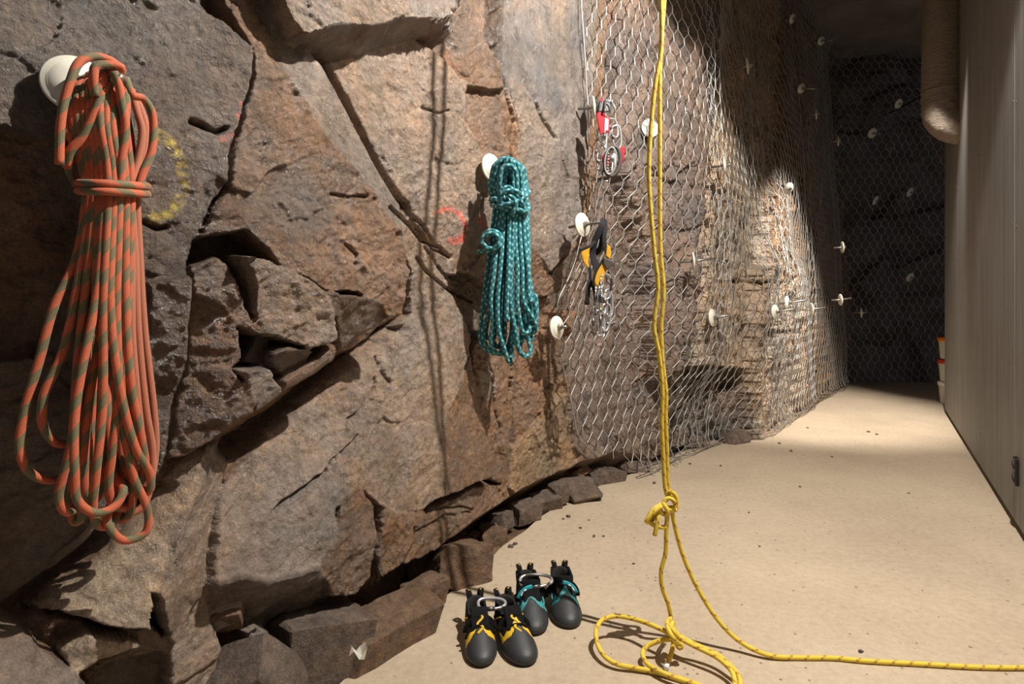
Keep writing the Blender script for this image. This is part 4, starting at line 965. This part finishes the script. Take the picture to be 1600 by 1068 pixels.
for (x, y, dx, s, L, dy, lb) in ((946,428,.05,(.9,.3,0),.10,-.01,'carabiner highest on the harness, beside the yellow leg pad'), (932,447,.0,(.3,1,0),.11,.0,'leftmost upper carabiner hanging under the yellow leg pad'),
        (937,447,.02,(.2,1,0),.11,-.02,'second upper carabiner from the left under the yellow leg pad'), (942,446,.04,(.5,1,0),.115,-.03,'third upper carabiner from the left under the yellow leg pad'),
        (950,452,.06,(.7,.6,0),.11,.0,'rightmost upper carabiner under the harness'), (934,485,.06,(.9,.3,0),.10,-.01,'lower left carabiner at the bottom of the harness cluster'),
        (941,480,.02,(.5,.9,0),.12,-.02,'lowest middle carabiner at the bottom of the harness cluster'), (948,474,-.06,(.8,.5,0),.11,-.01,'lower right carabiner at the bottom of the harness cluster')):
    carabiner(D(x, y, YH-.045+dy), (dx, 0, -1), s, L, .046, .0044, lb, HC)
for x0_, y0_, x1_, y1_, m_, lb in ((932,470,930,492,'blue_web','blue sling joining two carabiners under the harness'), (938,470,936,488,'yellow_web','yellow sling joining two carabiners under the harness'), (944,470,945,486,'black_web','dark sling joining two carabiners under the harness')):
    e = MB().tube([D(x0_, y0_, YH-.05), D((x0_+x1_)/2, (y0_+y1_)/2, YH-.055), D(x1_, y1_, YH-.05)], 0, 10, flat=(.006, .003), ref=Vector((0,-1,0))).build('quickdraw_sling', M[m_])
    tag(e, lb, 'sling')
e = MB().tube(spline([D(947,505,YH-.04), D(953,506,YH-.04), D(961,504,YH-.04)], .004), 0, 8, flat=(.006, .003), ref=Vector((0,-1,0))).build('nut_tool', M['dark_alu'])
tag(e, 'short dark metal tool sticking out at the foot of the harness carabiners', 'climbing tool')

# ------------------------------------------------------------------ CLIMBING SHOES
def shoe(toe_px, heel_px, L, label, kind, mirror=1):
    toe, heel = FL(*toe_px), FL(*heel_px)
    ax = (toe-heel); ax.z = 0; ax.normalize(); mid = (toe+heel)/2
    org = mid - ax*(L/2); sd = Vector((-ax.y, ax.x, 0))*mirror
    xf = Matrix(((ax.x, sd.x*1.08, 0, org.x), (ax.y, sd.y*1.08, 0, org.y), (0, 0, .94, 0), (0, 0, 0, 1)))
    e = empty('climbing_shoe', org, label, 'climbing shoe', None)
    K = L/.235; trimM = M['shoe_yellow'] if kind == 'yellow' else M['shoe_teal']
    # rings: (z, heel x, toe x, half width at ball, half width at heel)
    RG = [(.000,.012,.222,.034,.022),(.003,.005,.231,.039,.027),(.010,.000,.236,.0425,.030),(.018,-.002,.236,.0425,.031),(.027,-.002,.230,.040,.031),(.035,-.001,.219,.0375,.031),(.042,.000,.205,.035,.0305),
          (.049,.002,.190,.033,.030),(.056,.004,.175,.0315,.0295),(.063,.006,.160,.030,.029),(.070,.007,.146,.029,.0285),(.077,.008,.134,.028,.028),(.083,.009,.126,.027,.027),(.086,.011,.122,.025,.025),
          (.083,.016,.116,.021,.021),(.070,.020,.116,.020,.020),(.050,.022,.120,.020,.020),(.035,.025,.125,.016,.016)]
    N = 120; rings = []; RG = [tuple(a+(b-a)*t/3 for a, b in zip(r0, r1)) for r0, r1 in zip(RG[:-1], RG[1:]) for t in range(3)] + [RG[-1]]
    for z, x0, x1, wb_, wh in RG:
        r_ = []
        for k in range(N):
            t = 2*math.pi*k/N; c, s = math.cos(t), math.sin(t)
            u = (1-c)/2                                   # 0 heel .. 1 toe
            x = x0 + (x1-x0)*u
            ball = math.exp(-((u-.66)/.30)**2); waist = math.exp(-((u-.38)/.16)**2)
            w = (wh*(1-u)**.5*1.15*(1 if u < .5 else max(0, 1-(u-.5)*1.6)) + wb_*ball) if False else None
            prof = min(1, (u/.16)**.5) * (1 if u < .62 else max(0, 1-((u-.62)/.38)**2.6)**.5)
            ww = wh + (wb_-wh)*min(1, max(0, (u-.2)/.45))
            y = math.copysign(prof*ww*(1-.10*waist*(z < .03)), s)
            if abs(s) < 1e-6: y = 0
            y += .010*max(0, u-.55)*(1 if z < .06 else .6) * -1       # toe bends to the big-toe side
            zz = z + (.010*max(0, 1-u*4) if z > .055 else 0) - (.012*math.exp(-((u-.55)/.25)**2) if z > .06 else 0) + (.004*max(0, (u-.8)) if z < .006 else 0)
            r_.append((x*K, y*K*1.02, max(0.0, zz*K)))
        rings.append(r_)
    groups = {'rubber': [], 'trim': [], 'upper': [], 'lining': []}
    V = [p for r_ in rings for p in r_]
    for i in range(len(rings)-1):
        for k in range(N):
            f = (i*N+k, i*N+(k+1) % N, (i+1)*N+(k+1) % N, (i+1)*N+k)
            cx = sum(V[q][0] for q in f)/4/K; cy = sum(V[q][1] for q in f)/4/K; cz = sum(V[q][2] for q in f)/4/K
            edge = .168 - .020*math.exp(-(cy/.016)**2) + .006*math.sin(cy*120)
            rand = .030 + .012*math.exp(-((cx-.02)/.03)**2) + .004*math.sin(cx*60)
            if i >= 39: g = 'lining'
            elif cx > edge or cz < rand: g = 'rubber'
            elif cx > edge-.024 or (cz < rand+.006 and cx > .05): g = 'trim'
            else: g = 'upper'
            groups[g].append(f)
    groups['rubber'].append(tuple(reversed(range(N)))); groups['lining'].append(tuple(range((len(rings)-1)*N, len(rings)*N)))
    for g, m_ in (('rubber', M['rubber']), ('trim', trimM), ('upper', M['suede']), ('lining', M['lining'])):
        used = sorted({q for f in groups[g] for q in f}); mp = {q: i for i, q in enumerate(used)}
        mb = MB(); mb.add([V[q] for q in used], [[mp[q] for q in f] for f in groups[g]])
        o = mb.build({'rubber': 'rubber_shell', 'trim': 'leather_trim', 'upper': 'upper', 'lining': 'lining'}[g], m_, e, True, xf)
        if g in ('rubber', 'trim', 'upper'):
            md = o.modifiers.new('thick', 'SOLIDIFY'); md.thickness = {'rubber': .0025, 'trim': .0016, 'upper': .001}[g]; md.offset = 1
    def st(name, pts_, w_, t_, m_):
        return MB().tube(spline([Vector(p)*K for p in pts_], .004), 0, 12, flat=(w_*K, t_*K)).build(name, m_, e, True, xf)
    # tongue standing in the opening, pull loops at the heel
    st('tongue', [(.150,0,.060),(.128,0,.078),(.108,0,.094),(.094,0,.100)], .024, .004, M['suede'])
    for s in (-1, 1):
        o = MB().tube(spline([Vector((x*K, (s*.017+yy)*K, z*K)) for x, yy, z in ((.012,0,.072),(-.006,-.004*s,.088),(-.012,0,.100),(-.003,.004*s,.106),(.006,.002*s,.098),(.012,0,.080))], .004), 0, 10, flat=(.0062*K, .0016*K), ref=Vector((1,0,.2))).build('pull_loop', M['suede'], e, True, xf)
        for q in range(4):
            MB().box(Vector((-.0125+.0035*q, s*.017, .090+.0055*q if q < 3 else .1065))*K, .0035*K, .005*K, .003*K).build('stitching', M['shoe_yellow'], o, True, xf)
    if kind == 'yellow':
        for s in (-1, 1):
            st('side_stripe', [(.050,s*.0325,.040),(.075,s*.0325,.058),(.100,s*.0300,.074)], .0028, .0022, trimM)
            st('piping', [(.130,s*.034,.038),(.110,s*.0325,.052),(.100,s*.0310,.066)], .0014, .0022, trimM)
        st('closure_strap', [(.128,-.0340,.045),(.128,-.030,.062),(.125,-.016,.077),(.122,0,.081),(.120,.018,.076),(.119,.031,.062),(.122,.036,.045)], .012, .0022, M['suede'])
        st('closure_strap', [(.152,-.0345,.038),(.150,-.028,.056),(.148,-.012,.067),(.146,.006,.068),(.145,.022,.060),(.146,.034,.044)], .009, .002, M['suede'])
        st('lace', [(.165,-.010,.060),(.150,.006,.071),(.140,-.008,.074),(.125,.008,.086),(.112,-.006,.090)], .003, .0025, M['shoe_yellow'])
    else:
        st('closure_strap', [(.120,-.0345,.045),(.118,-.030,.066),(.115,-.016,.083),(.112,0,.088),(.110,.018,.084),(.110,.032,.066),(.112,.040,.048)], .015, .0026, M['suede'])
        o = st('strap_tab', [(.126,-.0335,.058),(.124,-.026,.073),(.121,-.010,.0855),(.119,.004,.0885)], .010, .003, M['shoe_teal2'])
        st('lettering', [(.1265,-.030,.0665),(.1245,-.022,.0785),(.1225,-.014,.0860)], .0035, .0036, M['white'])
        st('ankle_collar', [(.016,-.026,.088),(.060,-.029,.086),(.104,-.024,.094),(.112,0,.102),(.104,.024,.094),(.060,.029,.086),(.016,.026,.088)], .004, .009, M['suede'])
        for s in (-1, 1):
            st('piping', [(.165,s*.022,.050),(.140,s*.034,.044),(.115,s*.0345,.052),(.100,s*.0325,.064)], .002, .002, trimM)
    return e
shoe((757,1043), (742,972), .215, 'black and yellow climbing shoe nearest the rock, left of its pair', 'yellow', 1)
shoe((822,1043), (785,970), .218, 'black and yellow climbing shoe overlapping the teal pair, right of its pair', 'yellow', -1)
shoe((840,994), (820,930), .225, 'black and teal climbing shoe with open strap, between the yellow pair and its mate', 'teal', 1)
shoe((888,984), (874,922), .218, 'black and teal climbing shoe with teal strap tab, nearest the yellow rope', 'teal', -1)
carabiner(FL(747,943,.085), (1,.10,-.02), (0,.9,.3), .075, .036, .0045, 'silver carabiner joining the black and yellow shoes')
carabiner(FL(813,908,.088), (1,.12,.0), (0,.9,.4), .095, .042, .0048, 'silver carabiner joining the black and teal shoes')

# ------------------------------------------------------------------ duct, outlet, buckets, lamp, scrap
du = empty('ventilation_duct', Vector((0,0,0)), 'foil wrapped round duct coming down the wall at the upper right', 'duct')
rD = .118
cx0 = D(1471, 100, 4.10); dpt = Vector((cx0.x, cx0.y, 0))
path = [dpt + UP*3.99, dpt + UP*3.2, dpt + UP*2.6, dpt + UP*2.30]
path += [dpt + UP*(2.30 - .15*math.sin(a)) - RN*(.15*(1-math.cos(a))) for a in (.2, .4, .6, .8, 1.0, 1.2, 1.4)]
mm, nt, b = mat('foil_wrap'); co = objco(nt)
b.inputs['Base Color'].default_value = srgb(158, 144, 130); b.inputs['Metallic'].default_value = .2; b.inputs['Roughness'].default_value = .48
mp = nn(nt, 'ShaderNodeMapping'); nt.links.new(co, mp.inputs[0]); mp.inputs['Scale'].default_value = (9, 9, 26)
nt.links.new(bump(nt, noise(nt, mp.outputs[0], 2.4, 6, .65, 1.0), 1.0, .02), b.inputs['Normal'])
M['foil'] = mm
sp_ = spline(path, .012)
mb = MB(); mb.tube(sp_, rD, 40)
for i, p in enumerate(mb.v):
    q = Vector(p); k = np.array(q.x*14), np.array(q.z*30+q.y*9)
    wgt = min(1, max(.15, (2.75-q.z)/.5)); h = .010*float(vnoise(k[0]*2.0, k[1], 7))*wgt + .005*float(vnoise(k[0]*5, k[1]*2.4, 9))*wgt
    c = Vector((dpt.x, dpt.y, q.z)); dv = (q-c); dv.z = 0
    if dv.length > 1e-4: q = q + dv.normalized()*h
    mb.v[i] = tuple(q)
mb.build('duct_pipe', M['foil'], du)
mb = MB(); mb.tube([dpt + UP*2.42, dpt+UP*2.43], rD+.004, 40); mb.build('tape_band', M['foil'], du)
op = RW(1590.5, 736, .004)
ou = empty('power_outlet', op, 'black power outlet low on the right wall', 'power outlet')
MB().box(op, .055, .018, .108, (RD, RN, UP)).build('cover', M['black'], ou, False, None, .004)
for k in (-1, 1): MB().lathe([(0, .0), (.017, .0), (.019, .003), (.015, .004), (.013, -.001), (0, -.001)], op + RN*.009 + UP*(k*.026), RN, 18).build('socket', M['grey_plastic'], ou)
bx, by = 4.085, 5.28
for k, (lm, zt, lb) in enumerate((('plate', 0.0, 'white tub with white lid at the bottom of the stack behind the wall end'), ('lid_red', .205, 'white tub with red lid in the middle of the stack behind the wall end'), ('lid_orange', .41, 'white tub with orange lid on top of the stack behind the wall end'))):
    e = empty('bucket', Vector((bx, by, zt)), lb, 'bucket', 'stacked tubs behind the wall end')
    MB().lathe([(0, .0), (.125, .0), (.130, .01), (.142, .165), (.142, .17), (0, .17)], (bx, by, zt), (0,0,1), 32).build('tub', M['bucket'], e)
    MB().lathe([(0, .168), (.148, .168), (.150, .172), (.150, .198), (.146, .203), (0, .203)], (bx, by, zt), (0,0,1), 32).build('lid', M[lm], e)
mm, nt, b = mat('lamp_glow'); b.inputs['Emission Color'].default_value = (1,.95,.85,1); b.inputs['Emission Strength'].default_value = 6; M['glow'] = mm
lp = D(1441.5, 150, 6.35); le = empty('wall_lamp', lp, 'tiny lit lamp in the dark beside the silver duct', 'lamp')
MB().lathe([(0, -.03), (.02, -.03), (.024, .0), (.02, .01)], lp, (0,-1,0), 16).build('housing', M['black'], le)
MB().lathe([(0, .008), (.016, .010), (.010, .02), (0, .024)], lp, (0,-1,0), 16).build('bulb', M['glow'], le)
MB().tube([lp + Vector((0,.03,0)), lp + Vector((0,.9,.0))], .008, 8).build('bracket', M['black'], le)

# ------------------------------------------------------------------ broken stones at the foot of the rock
def stone_mesh(seed, sx, sy, sz, flat=.0, sub=3):
    r = random.Random(seed); bm = bmesh.new()
    RT_ = Matrix.Rotation(r.uniform(-.5, .5), 3, 'X') @ Matrix.Rotation(r.uniform(-.4, .4), 3, 'Y')
    cs = [Vector((i, j, k)) for i in (-1,1) for j in (-1,1) for k in (-1,1)]
    for c in cs + [Vector((r.uniform(-1,1), r.uniform(-1,1), r.choice((-1,1))*1.05)) for _ in range(3)] + [Vector((r.choice((-1,1))*1.05, r.uniform(-1,1), r.uniform(-1,1))) for _ in range(3)]:
        v = Vector([c[q]*r.uniform(.62, 1.02) for q in range(3)])
        v = RT_ @ v; v = v*1.25/max(1, v.length)
        bm.verts.new((v.x*sx/2, v.y*sy/2, v.z*sz/2))
    ret = bmesh.ops.convex_hull(bm, input=bm.verts)
    bmesh.ops.delete(bm, geom=[g for g in ret['geom_interior'] if isinstance(g, bmesh.types.BMVert)], context='VERTS')
    bmesh.ops.dissolve_limit(bm, angle_limit=.20, verts=bm.verts, edges=bm.edges)
    bmesh.ops.bevel(bm, geom=list(bm.edges), offset=min(sx, sy, sz)*.018, segments=1, affect='EDGES')
    bmesh.ops.triangulate(bm, faces=bm.faces)
    bmesh.ops.subdivide_edges(bm, edges=bm.edges, cuts=sub, use_grid_fill=True)
    ox = r.uniform(0, 50); s_ = min(sx, sy, sz)
    for v in bm.verts:
        c = v.co; q = np.array([c.x+ox]), np.array([c.y+c.z*.7+ox])
        h = float(fbm(q[0]*5/s_*.5, q[1]*5/s_*.5, 3, seed % 97)[0])
        v.co = c + c.normalized()*h*s_*.08
    zm = min(v.co.z for v in bm.verts)
    me = bpy.data.meshes.new('rock'); bm.normal_update(); bm.to_mesh(me); bm.free(); return me
def stone(x, y, z, w, d, h, rot, seed, mat_, label, group=None, name='loose_rock', cat='rock', tilt=(0, 0), lift=.42):
    """a stone whose centre is seen at (x,y), its centre z metres above the slab level"""
    me = stone_mesh(seed, w, d, h); o = link(name, me, M[mat_], None, False)
    p = FL(x, y, z); o.location = p; o.rotation_euler = (tilt[0], tilt[1], rot)
    return tag(o, label, cat, group)
STONES = [
 (718,880,.05,.22,.17,.17,.5,21,'stone_brown','boxy boulder touching the slab edge behind the climbing shoes'),
 (600,985,.03,.36,.20,.14,.85,33,'stone_brown','long flat boulder along the slab edge at the bottom'),
 (495,1005,.06,.30,.24,.20,.6,44,'stone','dark grey angular boulder at the bottom edge of the picture'),
 (393,1058,.10,.19,.18,.16,.3,52,'stone','pale grey flat-topped boulder at the bottom left of the dark grey one'),
 (665,925,.05,.16,.11,.10,.9,61,'stone_brown','sloping brown slab of rock left of the boxy boulder'),
 (655,880,.05,.10,.08,.12,.2,63,'stone','upright grey chip in the shade left of the boxy boulder'),
 (770,838,.0,.13,.10,.08,.3,71,'stone_brown','brown block right behind the boxy boulder at the slab edge'),
 (785,812,.03,.10,.09,.09,.9,73,'stone','grey chunk below the teal rope at the slab edge'),
 (818,800,.03,.16,.12,.10,.6,75,'stone','grey slanted slab of stone below the teal rope, left of the biggest rubble block'),
 (852,783,.03,.16,.13,.09,.4,77,'stone','flat grey rubble stone in the middle of the strip below the white plate'),
 (905,765,.04,.21,.16,.13,.2,79,'stone','biggest grey rubble block at the slab edge, left of the net corner'),
 (872,768,.06,.10,.09,.12,.8,81,'stone','upright dark stone leaning on the biggest rubble block'),
 (948,742,.03,.20,.14,.09,.5,83,'stone','dark flat stone under the lower left corner of the net'),
 (990,728,.02,.20,.14,.08,.3,85,'stone','dark stone under the net beside the hanging yellow rope'),
 (905,735,.07,.15,.09,.05,.9,87,'stone_brown','thin tilted brown flake under the net corner'),
 (1085,690,.03,.20,.14,.10,.2,89,'stone','brown stone under the net right of the yellow rope'),
 (1150,683,.03,.22,.12,.10,.4,91,'stone','rubble stone tangled in the net foot at the step of the slab'),
 (345,962,.22,.10,.08,.07,.4,93,'stone_brown','small lit block under the overhanging slab at lower left'),
 (560,905,.12,.10,.08,.07,.4,95,'stone_brown','small tan chip in the dark crevice above the long boulder'),
]
for k, (x, y, z, w_, d_, h_, rot, seed, m_, lb) in enumerate(STONES):
    stone(x, y, z, w_, d_, h_, rot, seed, m_, lb)
rr = random.Random(5)
GR = 'small broken stones in the rubble strip'
chips = [stone_mesh(200+i, .06, .05, .04, sub=1) for i in range(6)]
line = [(560,1040),(640,985),(700,915),(745,880),(775,850),(800,835),(830,812),(870,782),(910,765),(950,748),(1000,730),(1040,716),(1090,692)]
SP = []
for x, y, z, w_, d_, h_, *_ in STONES:
    q = FL(x, y, z); SP.append((q.x, q.y, max(w_, d_)*.55))
for c_m in range(6): chips[c_m].materials.append(M['stone'] if c_m % 2 else M['stone_brown'])
for k in range(260):
    t = rr.random()*(len(line)-1.001); i = int(t); f = t-i
    x = line[i][0]+(line[i+1][0]-line[i][0])*f; y = line[i][1]+(line[i+1][1]-line[i][1])*f
    o = bpy.data.objects.new('stone_chip', chips[k % 6]); COL.objects.link(o)
    o.location = FL(x-rr.uniform(4, 34), y-rr.uniform(2, 26), .0); s_ = rr.choice((.5, .7, 1, 1.3, 1.7)); o.scale = (s_, s_, s_)
    o.rotation_euler = (rr.uniform(-.4,.4), rr.uniform(-.4,.4), rr.uniform(0,6))
    if any((o.location.x-a)**2 + (o.location.y-b)**2 < c*c for a, b, c in SP):
        bpy.data.objects.remove(o); continue
    SP.append((o.location.x, o.location.y, .045*s_))
    tag(o, 'small broken stone chip in the rubble strip between rock wall and slab edge', 'stone', GR)
grit = stone_mesh(301, .016, .013, .010, sub=1); grit.materials.append(M['stone'])
for (x, y, s_) in ((798,853,1.3),(805,849,1.1),(888,806,1.3),(880,810,.7),(920,812,.5),(907,824,.8),(928,837,.9),(943,837,.7),(1078,724,1.0),(1126,727,1.1),(1022,754,1.2),(1218,692,1.2),(1236,704,1.3),(1357,674,1.4),(1370,678,1.2),(1262,668,1),(1300,713,.9),(1170,800,.7),(1345,1017,.8),(1187,853,.5),(990,880,.6),(1250,760,.8),(1420,770,.7)):
    o = bpy.data.objects.new('pebble', grit); COL.objects.link(o); o.location = FL(x, y, .003*s_); o.scale = (s_, s_, s_); o.rotation_euler = (0, 0, x)
    tag(o, 'tiny dark pebble lying on the beige slab', 'pebble', 'pebbles scattered on the slab')
pp = FL(559, 1021, .10)
bm = bmesh.new(); g = [[bm.verts.new((pp.x+.012*(i-1.5)+.004*math.sin(j*2), pp.y+.010*(j-1), pp.z+.012*math.sin(i*1.9+j*1.3)+.006*j)) for i in range(4)] for j in range(3)]
for j in range(2):
    for i in range(3): bm.faces.new((g[j][i], g[j][i+1], g[j+1][i+1], g[j+1][i]))
bmesh.ops.solidify(bm, geom=bm.faces[:], thickness=.0015)
me = bpy.data.meshes.new('paper_scrap'); bm.to_mesh(me); bm.free()
tag(link('paper_scrap', me, M['paper'], None, False), 'crumpled white scrap on the stones at the slab edge', 'scrap')

# ------------------------------------------------------------------ light
w = bpy.data.worlds.new('world'); scene.world = w; w.use_nodes = True
w.node_tree.nodes['Background'].inputs[0].default_value = (.90, .94, 1.0, 1); w.node_tree.nodes['Background'].inputs[1].default_value = .11
def spot(name, loc, target, power, angle, blend, radius, col):
    d = bpy.data.lights.new(name, 'SPOT'); o = bpy.data.objects.new(name, d); COL.objects.link(o)
    d.energy = power; d.spot_size = math.radians(angle); d.spot_blend = blend; d.shadow_soft_size = radius; d.color = col
    o.location = loc; o.rotation_euler = (Vector(target)-Vector(loc)).to_track_quat('-Z', 'Y').to_euler(); return o
spot('flood_lamp', (1.12, 1.2, 3.0), (-.1, 1.7, .3), 500, 138, .14, .013, (1, .945, .86))
spot('corridor_spot', (2.72, 3.55, 2.75), (2.45, 4.75, .55), 540, 62, .7, .03, (1, .93, .84))
